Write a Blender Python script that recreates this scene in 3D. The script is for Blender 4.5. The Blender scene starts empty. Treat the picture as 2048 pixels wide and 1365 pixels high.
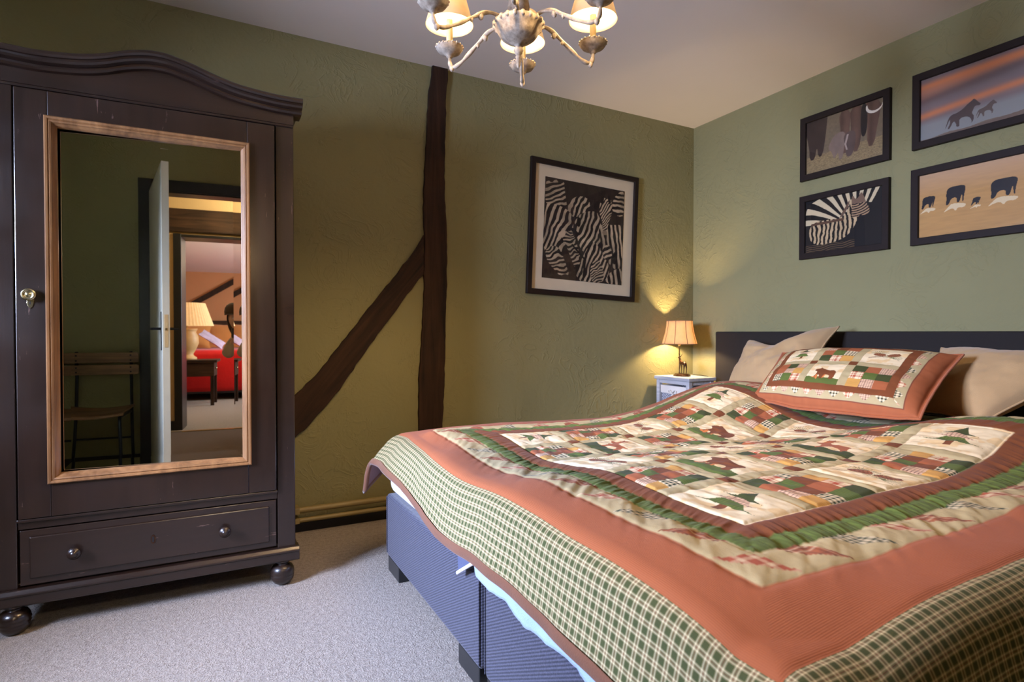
import bpy, bmesh, math, random
import numpy as np
from mathutils import Vector, Matrix
random.seed(7)
C = bpy.context.scene.collection
SC = bpy.context.scene
PI = math.pi
R = math.radians

# ------------------------------------------------------------------ camera
cam_d = bpy.data.cameras.new('camera')
cam = bpy.data.objects.new('camera', cam_d); C.objects.link(cam)
cam.location = (0, 0, 1.05)
cam.rotation_euler = (R(90 - 0.84), 0, R(-27.5))
cam_d.sensor_width = 36.0
cam_d.lens = 1160.0 / 2048.0 * 36.0
cam_d.clip_start = 0.02
cam_d.dof.use_dof = True
cam_d.dof.focus_distance = 2.1
cam_d.dof.aperture_fstop = 5.6
SC.camera = cam

# ------------------------------------------------------------------ colour, sky, exposure
SC.view_settings.view_transform = 'Standard'
SC.view_settings.look = 'None'
SC.view_settings.exposure = 0.12
SC.view_settings.gamma = 1.0
SC.cycles.max_bounces = 10
SC.cycles.diffuse_bounces = 5
SC.cycles.glossy_bounces = 5
SC.cycles.transmission_bounces = 6
SC.cycles.transparent_max_bounces = 12
SC.cycles.caustics_reflective = False
SC.cycles.caustics_refractive = False
SC.cycles.sample_clamp_indirect = 4.0
W = bpy.data.worlds.new('sky'); SC.world = W; W.use_nodes = True
wn = W.node_tree.nodes; wl = W.node_tree.links
sky = wn.new('ShaderNodeTexSky'); sky.sky_type = 'NISHITA'; sky.sun_disc = False
sky.sun_elevation = R(35); sky.sun_rotation = R(200); sky.air_density = 1.3; sky.dust_density = 2.0
wl.new(sky.outputs[0], wn['Background'].inputs[0]); wn['Background'].inputs[1].default_value = 0.35

def area(name, loc, rot, sx, sy, power, col, spread=180):
    d = bpy.data.lights.new(name, 'AREA'); d.shape = 'RECTANGLE'; d.size = sx; d.size_y = sy
    d.energy = power; d.color = col; d.spread = R(spread)
    o = bpy.data.objects.new(name, d); C.objects.link(o); o.location = loc; o.rotation_euler = rot
    return o
def point(name, loc, power, col, rad=0.02):
    d = bpy.data.lights.new(name, 'POINT'); d.energy = power; d.color = col; d.shadow_soft_size = rad
    o = bpy.data.objects.new(name, d); C.objects.link(o); o.location = loc
    return o
DAY = (0.55, 0.66, 1.0)
WARM = (1.0, 0.66, 0.33)
CH_POWER = 22
# daylight coming in at the left-hand window, and at the window of the bedroom across the passage
area('window_daylight', (-2.30, 1.55, 1.68), (0, R(-70), R(16)), 0.9, 1.0, 235, DAY, 112)
area('far_window_daylight', (2.0, -4.6, 1.5), (0, R(90), 0), 1.2, 1.4, 90, (0.75, 0.86, 1.0))
point('passage_bulb', (0.1, -1.3, 2.40), 40, (1.0, .80, .52), 0.06)
point('far_room_bulb', (0.4, -4.2, 2.1), 30, WARM, 0.08)

# ------------------------------------------------------------------ helpers
def srgb(r, g, b):
    f = lambda c: (c / 12.92 if c <= 0.04045 else ((c + 0.055) / 1.055) ** 2.4)
    return (f(r / 255.), f(g / 255.), f(b / 255.))

class NT:
    def __init__(s, name):
        s.m = bpy.data.materials.new(name); s.m.use_nodes = True
        s.t = s.m.node_tree; s.n = s.t.nodes; s.l = s.t.links
        s.b = s.n['Principled BSDF']
    def new(s, ty, **kw):
        o = s.n.new(ty)
        for k, v in kw.items(): setattr(o, k, v)
        return o
    def coord(s, kind='Object', scale=(1, 1, 1), rot=(0, 0, 0)):
        t = s.new('ShaderNodeTexCoord'); mp = s.new('ShaderNodeMapping')
        mp.inputs['Scale'].default_value = scale; mp.inputs['Rotation'].default_value = rot
        s.l.new(t.outputs[kind], mp.inputs[0]); return mp.outputs[0]
    def noise(s, vec, scale, detail=4, rough=0.5, dist=0.0):
        n = s.new('ShaderNodeTexNoise'); n.inputs['Scale'].default_value = scale
        n.inputs['Detail'].default_value = detail; n.inputs['Roughness'].default_value = rough
        n.inputs['Distortion'].default_value = dist
        if vec: s.l.new(vec, n.inputs['Vector'])
        return n.outputs['Fac']
    def ramp(s, fac, stops, interp='LINEAR'):
        r = s.new('ShaderNodeValToRGB'); r.color_ramp.interpolation = interp
        e = r.color_ramp.elements
        while len(e) > 1: e.remove(e[0])
        e[0].position = stops[0][0]; e[0].color = (*stops[0][1], 1)
        for p, c in stops[1:]:
            x = e.new(p); x.color = (*c, 1)
        s.l.new(fac, r.inputs[0]); return r.outputs[0]
    def math(s, op, a, b=None, c=None):
        m = s.new('ShaderNodeMath', operation=op)
        for i, v in enumerate((a, b, c)):
            if v is None: continue
            if hasattr(v, 'links'): s.l.new(v, m.inputs[i])
            else: m.inputs[i].default_value = v
        return m.outputs[0]
    def mix(s, fac, a, b, mode='MIX'):
        m = s.new('ShaderNodeMix', data_type='RGBA', blend_type=mode)
        for i, v in ((0, fac), (6, a), (7, b)):
            if hasattr(v, 'links'): s.l.new(v, m.inputs[i])
            else: m.inputs[i].default_value = v if i == 0 else (*v, 1)
        return m.outputs[2]
    def bump(s, h, strength=0.3, dist=0.01, prev=None):
        b = s.new('ShaderNodeBump'); b.inputs['Strength'].default_value = strength
        b.inputs['Distance'].default_value = dist; s.l.new(h, b.inputs['Height'])
        if prev: s.l.new(prev, b.inputs['Normal'])
        s.l.new(b.outputs[0], s.b.inputs['Normal']); return b.outputs[0]
    def col(s, v):
        if hasattr(v, 'links'): s.l.new(v, s.b.inputs['Base Color'])
        else: s.b.inputs['Base Color'].default_value = (*v, 1)
    def set(s, rough=0.6, metal=0.0, spec=0.5, **kw):
        s.b.inputs['Roughness'].default_value = rough; s.b.inputs['Metallic'].default_value = metal
        s.b.inputs['Specular IOR Level'].default_value = spec
        for k, v in kw.items(): s.b.inputs[k.replace('_', ' ')].default_value = v
        return s

def simple(name, c, rough=0.6, metal=0.0, spec=0.5, var=0.12, nscale=12, bump=0.0, bscale=60, bdist=0.004, stretch=(1, 1, 1)):
    t = NT(name); v = t.coord('Object', stretch)
    f = t.noise(v, nscale, 4)
    t.col(t.ramp(f, [(0.25, tuple(x * (1 - var) for x in c)), (0.75, tuple(min(1, x * (1 + var)) for x in c))]))
    if bump: t.bump(t.noise(v, bscale, 5), bump, bdist)
    t.set(rough, metal, spec); return t.m

# ---- mesh builders
def link(o, parent=None):
    C.objects.link(o)
    if parent is not None: o.parent = parent
    return o
def mesh_obj(name, V, F, m, parent=None, smooth=False, loc=None, rotz=0):
    me = bpy.data.meshes.new(name); me.from_pydata([tuple(v) for v in V], [], F)
    if m is not None: me.materials.append(m)
    if smooth: me.shade_smooth()
    me.update()
    o = bpy.data.objects.new(name, me); link(o, parent)
    if loc is not None: o.location = loc
    o.rotation_euler[2] = rotz
    return o
class MB:
    def __init__(s): s.V = []; s.F = []
    def add(s, V, F):
        k = len(s.V); s.V += [tuple(v) for v in V]; s.F += [tuple(i + k for i in f) for f in F]; return s
    def box(s, x0, x1, y0, y1, z0, z1):
        V = [(x0, y0, z0), (x1, y0, z0), (x1, y1, z0), (x0, y1, z0), (x0, y0, z1), (x1, y0, z1), (x1, y1, z1), (x0, y1, z1)]
        return s.add(V, [(3, 2, 1, 0), (4, 5, 6, 7), (0, 1, 5, 4), (1, 2, 6, 5), (2, 3, 7, 6), (3, 0, 4, 7)])
    def lathe(s, prof, c=(0, 0, 0), n=28, axis='z', sx=1, sy=1):
        k = len(prof); V = []
        for i in range(n):
            a = 2 * PI * i / n
            for r, h in prof:
                p = (r * math.cos(a) * sx, r * math.sin(a) * sy, h)
                if axis == 'y': p = (p[0], h, p[1])
                if axis == 'x': p = (h, p[0], p[1])
                V.append((c[0] + p[0], c[1] + p[1], c[2] + p[2]))
        F = []
        for i in range(n):
            j = (i + 1) % n
            for q in range(k - 1):
                f = (i * k + q, j * k + q, j * k + q + 1, i * k + q + 1)
                F.append(f if axis != 'y' else f[::-1])
        if prof[0][0] > 1e-6: F.append(tuple(i * k for i in range(n))[::-1])
        if prof[-1][0] > 1e-6: F.append(tuple(i * k + k - 1 for i in range(n)))
        return s.add(V, F)
    def tube(s, pts, r, n=10, closed=False):
        pts = [Vector(p) for p in pts]; rs = r if isinstance(r, (list, tuple)) else [r] * len(pts)
        N = len(pts); V = []; prev = None
        for i, p in enumerate(pts):
            a = pts[(i - 1) % N] if (closed or i > 0) else p
            b = pts[(i + 1) % N] if (closed or i < N - 1) else p
            t = (b - a).normalized()
            if prev is None:
                up = Vector((0, 0, 1)) if abs(t.z) < 0.9 else Vector((1, 0, 0))
                u = t.cross(up).normalized()
            else:
                u = (prev - t * prev.dot(t)).normalized()
            prev = u; w = t.cross(u)
            for k in range(n):
                q = 2 * PI * k / n
                V.append(p + (u * math.cos(q) + w * math.sin(q)) * rs[i])
        F = []
        for i in range(N if closed else N - 1):
            j = (i + 1) % N
            for k in range(n):
                l = (k + 1) % n
                F.append((i * n + k, j * n + k, j * n + l, i * n + l)[::-1])
        if not closed:
            F.append(tuple(range(n))); F.append(tuple((N - 1) * n + k for k in range(n))[::-1])
        return s.add(V, F)
    def prism(s, poly, y0, y1, axis='y'):
        """poly: (a,b) outline; extruded along axis"""
        n = len(poly)
        def P(a, b, c):
            return (a, c, b) if axis == 'y' else ((c, a, b) if axis == 'x' else (a, b, c))
        V = [P(a, b, y0) for a, b in poly] + [P(a, b, y1) for a, b in poly]
        F = [tuple(range(n)), tuple(range(n, 2 * n))[::-1]]
        for i in range(n):
            j = (i + 1) % n; F.append((i, n + i, n + j, j))
        return s.add(V, F)
    def build(s, name, m, parent=None, smooth=False, bevel=0, loc=None, rotz=0, fix=True, seg=2):
        o = mesh_obj(name, s.V, s.F, m, parent, smooth, loc, rotz)
        if fix:
            bm = bmesh.new(); bm.from_mesh(o.data); bmesh.ops.recalc_face_normals(bm, faces=bm.faces); bm.to_mesh(o.data); bm.free()
        if bevel:
            b = o.modifiers.new('bevel', 'BEVEL'); b.width = bevel; b.segments = seg; b.limit_method = 'ANGLE'; b.harden_normals = False
        return o
def empty(name, loc, rz=0):
    o = bpy.data.objects.new(name, None); C.objects.link(o); o.location = loc; o.rotation_euler[2] = rz
    o.empty_display_size = 0.05; return o
def tag(o, label, cat, group=None, kind=None):
    o['label'] = label; o['category'] = cat
    if group: o['group'] = group
    if kind: o['kind'] = kind
    return o
def struct(o):
    o['kind'] = 'structure'; return o

def grid_mesh(name, P, m, parent=None, uv=None, colr=None, smooth=True, flip=False):
    """P: (ny,nx,3) array of points"""
    ny, nx = P.shape[:2]
    me = bpy.data.meshes.new(name)
    nv = nx * ny; me.vertices.add(nv); me.vertices.foreach_set('co', P.reshape(-1).astype(np.float32))
    i = np.arange(nv).reshape(ny, nx)
    q = np.stack([i[:-1, :-1], i[:-1, 1:], i[1:, 1:], i[1:, :-1]], -1).reshape(-1, 4)
    if flip: q = q[:, ::-1]
    nf = len(q); me.loops.add(nf * 4); me.loops.foreach_set('vertex_index', q.reshape(-1).astype(np.int32))
    me.polygons.add(nf); me.polygons.foreach_set('loop_start', (np.arange(nf) * 4).astype(np.int32))
    me.polygons.foreach_set('use_smooth', np.full(nf, smooth))
    if uv is not None:
        l = me.uv_layers.new(name='UVMap'); l.data.foreach_set('uv', uv.reshape(-1, 2)[q.reshape(-1)].reshape(-1).astype(np.float32))
    me.update(calc_edges=True)
    if colr is not None:
        a = me.color_attributes.new('Col', 'FLOAT_COLOR', 'POINT')
        c4 = np.ones((nv, 4), np.float32); c4[:, :3] = colr.reshape(-1, 3); a.data.foreach_set('color', c4.reshape(-1))
    if m is not None: me.materials.append(m)
    o = bpy.data.objects.new(name, me); link(o, parent); return o

# ---- numpy noise and drawing of prints / patchwork
def vnoise(x, y, seed=0):
    rs = np.random.RandomState(seed); T = rs.rand(64, 64)
    xi = np.floor(x).astype(int); yi = np.floor(y).astype(int); fx = x - xi; fy = y - yi
    fx = fx * fx * (3 - 2 * fx); fy = fy * fy * (3 - 2 * fy)
    g = lambda a, b: T[a % 64, b % 64]
    return (g(xi, yi) * (1 - fx) + g(xi + 1, yi) * fx) * (1 - fy) + (g(xi, yi + 1) * (1 - fx) + g(xi + 1, yi + 1) * fx) * fy
def fbm(x, y, seed=0, o=4):
    s = 0; a = 0.5
    for k in range(o):
        s = s + a * vnoise(x * 2 ** k, y * 2 ** k, seed + k); a *= 0.5
    return s / (1 - 0.5 ** o)
def pip(poly, x, y):
    r = np.zeros(x.shape, bool); n = len(poly)
    for i in range(n):
        x1, y1 = poly[i]; x2, y2 = poly[(i + 1) % n]
        c = ((y1 > y) != (y2 > y))
        with np.errstate(divide='ignore', invalid='ignore'):
            xi = (x2 - x1) * (y - y1) / (y2 - y1 + 1e-12) + x1
        r ^= c & (x < xi)
    return r
def smoothpoly(p, it=2):
    for _ in range(it):
        q = []
        for i in range(len(p)):
            a = p[i]; b = p[(i + 1) % len(p)]
            q.append((a[0] * .75 + b[0] * .25, a[1] * .75 + b[1] * .25)); q.append((a[0] * .25 + b[0] * .75, a[1] * .25 + b[1] * .75))
        p = q
    return p
def ell(x, y, cx, cy, rx, ry, a=0):
    c, s = math.cos(a), math.sin(a); dx, dy = x - cx, y - cy
    return ((dx * c + dy * s) / rx) ** 2 + ((-dx * s + dy * c) / ry) ** 2 < 1
def seg(x, y, x1, y1, x2, y2, w):
    dx, dy = x2 - x1, y2 - y1; t = np.clip(((x - x1) * dx + (y - y1) * dy) / (dx * dx + dy * dy + 1e-9), 0, 1)
    return np.hypot(x - x1 - t * dx, y - y1 - t * dy) < w

# ------------------------------------------------------------------ materials
def wall_mat(name, c, bump=0.33):
    t = NT(name); v = t.coord('Object')
    f = t.noise(v, 1.3, 5, 0.6)
    c1 = t.ramp(f, [(0.3, tuple(x * 0.93 for x in c)), (0.7, tuple(x * 1.05 for x in c))])
    t.col(c1)
    sw = t.noise(v, 5.0, 3, 0.55, 2.4); fine = t.noise(v, 60, 4)
    # trowel marks: thin raised ridges where the distorted noise crosses a level
    ridge = t.math('ABSOLUTE', t.math('SUBTRACT', sw, 0.5)); ridge = t.math('SUBTRACT', 1.0, t.math('MINIMUM', t.math('MULTIPLY', ridge, 22.0), 1.0))
    mask = t.math('GREATER_THAN', t.noise(v, 2.2, 2), 0.50)
    h = t.math('ADD', t.math('MULTIPLY', t.math('MULTIPLY', ridge, mask), 0.55), t.math('ADD', t.math('MULTIPLY', sw, 0.9), t.math('MULTIPLY', fine, 0.35)))
    t.bump(h, bump, 0.012); t.set(0.72, spec=0.3); return t.m
M = {}
M['wall'] = wall_mat('sage_plaster', srgb(144, 138, 97))
M['cream_wall'] = wall_mat('cream_plaster', srgb(222, 190, 140), 0.1)
M['orange_wall'] = wall_mat('terracotta_plaster', srgb(196, 140, 96), 0.1)
M['ceiling'] = simple('ceiling_white', srgb(236, 228, 220), 0.8, var=0.02, nscale=2, bump=0.12, bscale=14, bdist=0.01)
def carpet(name, c1, c2):
    t = NT(name); v = t.coord('Object')
    f = t.noise(v, 170, 3, 0.7); g = t.noise(v, 1.4, 3); k = t.noise(v, 55, 3, 0.6)
    c = t.ramp(t.math('ADD', t.math('MULTIPLY', f, .6), t.math('MULTIPLY', k, .4)), [(0.32, c1), (0.68, c2)])
    c = t.mix(t.math('MULTIPLY', g, 0.22), c, tuple(x * 0.72 for x in c1)); t.col(c)
    t.bump(t.math('ADD', f, k), 0.9, 0.012); t.set(0.95, spec=0.15); t.b.inputs['Sheen Weight'].default_value = 0.25
    return t.m
M['carpet'] = carpet('beige_carpet', srgb(128, 113, 99), srgb(205, 192, 178))
M['dark_carpet'] = carpet('brown_carpet', srgb(70, 54, 44), srgb(110, 88, 74))
def wood(name, c1, c2, axis='z', scale=1.0, rough=0.5, bump=0.4, spec=0.4, coat=0.0, edge=None, worn=False, tilt=0):
    t = NT(name)
    s = {'z': (26, 26, 2.0), 'x': (2.0, 26, 26), 'y': (26, 2.0, 26)}[axis]
    v = t.coord('Object', tuple(q * scale for q in s))
    if tilt:
        mp2 = t.new('ShaderNodeMapping'); mp2.inputs['Rotation'].default_value = (0, tilt, 0); src = t.new('ShaderNodeTexCoord'); t.l.new(src.outputs['Object'], mp2.inputs[0]); t.l.new(mp2.outputs[0], v.node.inputs[0])
    f = t.noise(v, 1.0, 6, 0.62, 0.6); v2 = t.coord('Object'); g = t.noise(v2, 4.0, 3)
    c = t.ramp(t.math('ADD', t.math('MULTIPLY', f, .8), t.math('MULTIPLY', g, .25)), [(0.36, c1), (0.70, c2)])
    if edge:
        geo = t.new('ShaderNodeNewGeometry')
        e = t.math('MULTIPLY', t.math('GREATER_THAN', geo.outputs['Pointiness'], 0.535), t.math('GREATER_THAN', t.noise(v2, 30, 3), 0.5))
        c = t.mix(e, c, edge)
    if worn:
        sc_ = t.noise(t.coord('Object', (60, 60, 7) if axis == 'z' else (7, 60, 60)), 1.0, 5, .7); am = t.noise(v2, 3.5, 3)
        c = t.mix(t.math('MULTIPLY', t.math('MULTIPLY', t.math('GREATER_THAN', sc_, .66), t.math('GREATER_THAN', am, .52)), .55), c, srgb(118, 92, 84))
        rv_ = t.math('MULTIPLY_ADD', am, .35, rough - .18)
    t.col(c); t.bump(f, bump, 0.004); t.set(rough, spec=spec)
    if worn: t.l.new(rv_, t.b.inputs['Roughness'])
    if coat: t.b.inputs['Coat Weight'].default_value = coat; t.b.inputs['Coat Roughness'].default_value = 0.18
    return t.m
M['beam'] = wood('old_oak_beam', srgb(26, 18, 14), srgb(66, 44, 30), 'z', 1.0, 0.75, 1.0, 0.25)
M['brace'] = wood('old_oak_brace', srgb(26, 18, 14), srgb(68, 45, 30), 'x', 1.0, 0.75, 1.0, 0.25, tilt=R(50))
M['beam_x'] = wood('old_oak_lintel', srgb(40, 28, 20), srgb(84, 60, 42), 'x', 1.0, 0.75, 1.0, 0.25)
M['wardrobe'] = wood('dark_painted_wood', srgb(26, 15, 10), srgb(41, 25, 17), 'z', .6, 0.34, 0.22, 0.5, 0.5, worn=True)
M['wardrobe_x'] = wood('dark_painted_wood_rail', srgb(26, 15, 10), srgb(41, 25, 17), 'x', .6, 0.34, 0.22, 0.5, 0.5, worn=True)
M['gilt'] = wood('worn_gold_brown_moulding', srgb(88, 56, 30), srgb(158, 114, 72), 'z', .8, 0.38, 0.3, 0.5, 0.2)
M['frame_black'] = simple('black_brown_frame', srgb(34, 24, 20), 0.6, spec=.25, var=.1, nscale=30)
M['mat'] = simple('cream_picture_mat', srgb(232, 214, 182), 0.85, var=.02)
M['dark_paint'] = simple('black_paint', srgb(30, 28, 30), 0.35, var=.1)
M['pipe'] = simple('olive_painted_pipe', srgb(150, 132, 84), 0.45, var=.05)
M['white_paint'] = simple('white_gloss_paint', srgb(232, 226, 208), 0.3, var=.03)
M['iron'] = simple('black_iron', srgb(25, 25, 28), 0.45, 0.6, var=.15)
M['steel'] = simple('dark_steel_tube', srgb(45, 50, 58), 0.35, 0.8, var=.1)
M['brass'] = simple('aged_brass', srgb(190, 165, 110), 0.28, 1.0, var=.1, nscale=25)
M['silver_brass'] = simple('pale_worn_brass', srgb(205, 196, 160), 0.22, 1.0, var=.12, nscale=40)
M['headboard'] = simple('black_brown_fabric', srgb(25, 19, 16), 0.85, var=.15, nscale=300, bump=.3, bscale=500, bdist=.001)
def rib_fabric(name, c1, c2, n=230, axis=2, rough=0.85, bump=0.35):
    t = NT(name); v = t.coord('Object'); sp = t.new('ShaderNodeSeparateXYZ'); t.l.new(v, sp.inputs[0])
    w = t.math('SINE', t.math('MULTIPLY', t.math('ADD', sp.outputs[2], t.math('MULTIPLY', sp.outputs[1], 0.55)), n * 2 * PI / 1.0))
    g = t.noise(v, 220, 3); f = t.math('ADD', t.math('MULTIPLY', w, 0.25), g)
    t.col(t.ramp(f, [(0.25, c1), (0.85, c2)])); t.bump(f, bump, 0.002); t.set(rough, spec=0.25)
    t.b.inputs['Sheen Weight'].default_value = 0.3; return t.m
M['box_fabric'] = rib_fabric('charcoal_ribbed_upholstery', srgb(32, 34, 48), srgb(80, 80, 98), 110)
M['leg_black'] = simple('black_plastic_leg', srgb(30, 31, 33), 0.3, var=.05)
def cloth(name, c, bump=.25, sc=350, var=.05, rough=.9, sheen=.25, wr=0.0):
    t = NT(name); v = t.coord('Object'); f = t.noise(v, sc, 2); g = t.noise(v, 7, 4)
    t.col(t.ramp(g, [(0.3, tuple(x * (1 - var) for x in c)), (0.7, tuple(min(1, x * (1 + var)) for x in c))]))
    h = f
    if wr: h = t.math('ADD', f, t.math('MULTIPLY', t.noise(v, 14, 3, .5, 1.2), wr))
    t.bump(h, bump, 0.002 if not wr else 0.006); t.set(rough, spec=.2); t.b.inputs['Sheen Weight'].default_value = sheen; return t.m
M['pillow'] = cloth('beige_cotton', srgb(190, 158, 114), .25, 420, .04, wr=.6)
M['sheet'] = cloth('white_cotton_sheet', srgb(232, 232, 236), .2, 400, .02)
M['blue_sheet'] = cloth('pale_blue_cotton', srgb(150, 172, 198), .3, 300, .08, wr=1.0)
M['lining'] = cloth('mauve_brown_lining', srgb(122, 92, 92), .3, 300, .05)
M['binding'] = cloth('brown_binding', srgb(112, 72, 52), .3, 300, .1)
M['navy_cloth'] = cloth('navy_cloth', srgb(70, 76, 104), .3, 300, .05)
M['lace'] = cloth('white_lace', srgb(225, 222, 228), .5, 200, .05)
M['red'] = cloth('red_satin', srgb(205, 22, 20), .2, 60, .1, .5, wr=2.0)
M['orange_cloth'] = cloth('orange_cushion', srgb(205, 140, 76), .2, 60, .05)
M['violet_white'] = cloth('white_patterned_cushion', srgb(205, 190, 215), .4, 20, .25)
M['candle'] = NT('ivory_candle_sleeve').set(0.5, spec=.4).m
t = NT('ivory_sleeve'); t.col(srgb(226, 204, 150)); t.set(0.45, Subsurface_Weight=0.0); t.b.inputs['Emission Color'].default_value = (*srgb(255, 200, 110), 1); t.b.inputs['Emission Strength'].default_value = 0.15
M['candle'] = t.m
def shade_mat(name, c, tr=0.55, bump=0.1, glow=0.0):  # glow: emission added to the shade, standing in for bulb light through it
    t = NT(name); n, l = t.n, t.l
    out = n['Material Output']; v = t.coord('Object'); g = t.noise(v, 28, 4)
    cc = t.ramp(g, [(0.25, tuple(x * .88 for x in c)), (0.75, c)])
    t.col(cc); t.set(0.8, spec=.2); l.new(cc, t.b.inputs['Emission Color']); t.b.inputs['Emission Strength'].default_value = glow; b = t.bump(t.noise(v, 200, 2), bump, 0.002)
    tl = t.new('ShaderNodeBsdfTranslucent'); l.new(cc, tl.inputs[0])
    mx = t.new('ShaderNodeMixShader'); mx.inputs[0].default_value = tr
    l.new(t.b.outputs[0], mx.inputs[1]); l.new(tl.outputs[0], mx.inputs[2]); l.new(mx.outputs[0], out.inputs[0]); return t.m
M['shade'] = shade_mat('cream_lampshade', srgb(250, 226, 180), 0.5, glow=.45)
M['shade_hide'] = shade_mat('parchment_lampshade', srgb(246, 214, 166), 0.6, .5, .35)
M['shade_trim'] = cloth('lampshade_trim', srgb(150, 112, 76))
def emit(name, c, s):
    t = NT(name); t.col(c); t.b.inputs['Emission Color'].default_value = (*c, 1); t.b.inputs['Emission Strength'].default_value = s; return t.m
M['bulb'] = emit('lit_bulb', (1.0, 0.72, 0.36), 14)
def patina(name, c1, c2):
    t = NT(name); v = t.coord('Object'); f = t.noise(v, 60, 5, .65); geo = t.new('ShaderNodeNewGeometry')
    k = t.math('ADD', t.math('MULTIPLY', f, 0.7), t.math('MULTIPLY', geo.outputs['Pointiness'], 0.6))
    t.col(t.ramp(k, [(0.45, c1), (0.78, c2)])); t.bump(f, .5, .002); t.set(.65, spec=.3); return t.m
M['chand'] = patina('chalky_grey_metal', srgb(92, 76, 60), srgb(172, 160, 144))
M['bronze'] = simple('dark_bronze', srgb(72, 46, 28), 0.35, 0.7, var=.3, nscale=40, bump=.3, bscale=80)
M['whitewash'] = wood('whitewashed_wood', srgb(150, 152, 160), srgb(206, 204, 204), 'y', 1, .7, .4, .3)
M['wicker'] = None
t = NT('white_wicker'); v = t.coord('Object'); sp = t.new('ShaderNodeSeparateXYZ'); t.l.new(v, sp.inputs[0])
wv = t.math('MULTIPLY', t.math('SINE', t.math('MULTIPLY', sp.outputs[1], 380)), t.math('SINE', t.math('MULTIPLY', sp.outputs[2], 330)))
t.col(t.ramp(t.math('ADD', wv, .5), [(0.15, srgb(58, 64, 92)), (0.5, srgb(196, 196, 205))])); t.bump(wv, .8, .004); t.set(.7); M['wicker'] = t.m
M['liner'] = cloth('cream_liner', srgb(225, 218, 210))
# mirror and clear glass
t = NT('mirror_silver'); t.col((0.80, 0.84, 0.82)); t.set(0.012, 1.0); M['mirror'] = t.m
def glass_mat(name, tint=(1, 1, 1), rough=0.02, base=0.04):
    t = NT(name); n, l = t.n, t.l; n.remove(t.b)
    g = n.new('ShaderNodeBsdfGlossy'); g.inputs['Roughness'].default_value = rough
    tr = n.new('ShaderNodeBsdfTransparent'); tr.inputs[0].default_value = (*tint, 1)
    lw = n.new('ShaderNodeLayerWeight'); lw.inputs[0].default_value = .5
    f = t.math('ADD', t.math('MULTIPLY', t.math('POWER', lw.outputs['Facing'], 5.0), .94), base)
    mx = n.new('ShaderNodeMixShader'); l.new(f, mx.inputs[0]); l.new(tr.outputs[0], mx.inputs[1]); l.new(g.outputs[0], mx.inputs[2])
    l.new(mx.outputs[0], n['Material Output'].inputs[0]); return t.m
M['glass'] = glass_mat('picture_glass')
def print_mat(name, rough=0.5):
    t = NT(name); a = t.new('ShaderNodeVertexColor'); a.layer_name = 'Col'; t.l.new(a.outputs[0], t.b.inputs['Base Color']); t.set(rough, spec=.3); return t.m
M['print'] = print_mat('photo_print')

# ------------------------------------------------------------------ room shell
XL, XR, YB, YF = -1.5, 3.2, 3.22, -0.35
def ceil_z(x, y): return 2.567 + .012 * (3.2 - x) + .010 * (3.22 - y)
struct(MB().box(XL - .1, XR + .1, YF, YB + .1, -.1, 0).build('floor', M['carpet'], fix=True))
cv = [(x, y, ceil_z(x, y)) for x, y in ((XL - .1, YF - .15), (XR + .1, YF - .15), (XR + .1, YB + .1), (XL - .1, YB + .1))]
struct(MB().add(cv + [(x, y, 2.78) for x, y, z in cv], [(0, 1, 2, 3), (7, 6, 5, 4), (0, 4, 5, 1), (1, 5, 6, 2), (2, 6, 7, 3), (3, 7, 4, 0)]).build('ceiling', M['ceiling']))
struct(MB().box(XL - .1, XR + .1, YB, YB + .12, 0, 2.7).build('wall_back', M['wall']))
struct(MB().box(XR, XR + .12, YF - .15, YB, 0, 2.7).build('wall_right', M['wall']))
WY0, WY1, WZ0, WZ1 = 1.08, 2.02, .86, 1.98
w = MB(); w.box(XL - .40, XL, YF - .15, WY0, 0, 2.7); w.box(XL - .40, XL, WY1, YB, 0, 2.7); w.box(XL - .40, XL, WY0, WY1, 0, WZ0); w.box(XL - .40, XL, WY0, WY1, WZ1, 2.7)
struct(w.build('wall_left', M['wall']))
DX0, DX1, DZ = -.71, .30, 2.205
w = MB(); w.box(XL, DX0 - .005, YF - .15, YF, 0, 2.7); w.box(DX1 + .005, XR, YF - .15, YF, 0, 2.7); w.box(DX0 - .005, DX1 + .005, YF - .15, YF, DZ + .005, 2.7)
struct(w.build('wall_front', M['wall']))
# window in the left wall (out of frame, the source of the daylight)
win = struct(empty('window_1', (XL - .34, (WY0 + WY1) / 2, WZ0)))
hw = (WY1 - WY0) / 2; hh = WZ1 - WZ0
f = MB()
for a, b, c, d in ((-hw, hw, 0, .05), (-hw, hw, hh - .05, hh), (-hw, -hw + .05, .05, hh - .05), (hw - .05, hw, .05, hh - .05), (-.025, .025, .05, hh - .05)):
    f.box(-.03, .03, a, b, c, d)
f.build('window_frame', M['white_paint'], win)
MB().box(-.003, .003, -hw + .05, hw - .05, .05, hh - .05).build('window_pane', M['glass'], win)
struct(MB().box(XL - .3, XL + .04, WY0 + .001, WY1 - .001, WZ0, WZ0 + .025).build('trim_1', M['white_paint'], bevel=.004))
# dark strip along the foot of the back wall, below the pipes
struct(MB().box(XL, XR, YB - .012, YB, 0, .045).build('dark_strip_back', M['dark_paint']))
struct(MB().box(XL, DX0 - .09, YF, YF + .012, 0, .07).build('baseboard_front', M['dark_paint']))

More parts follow.
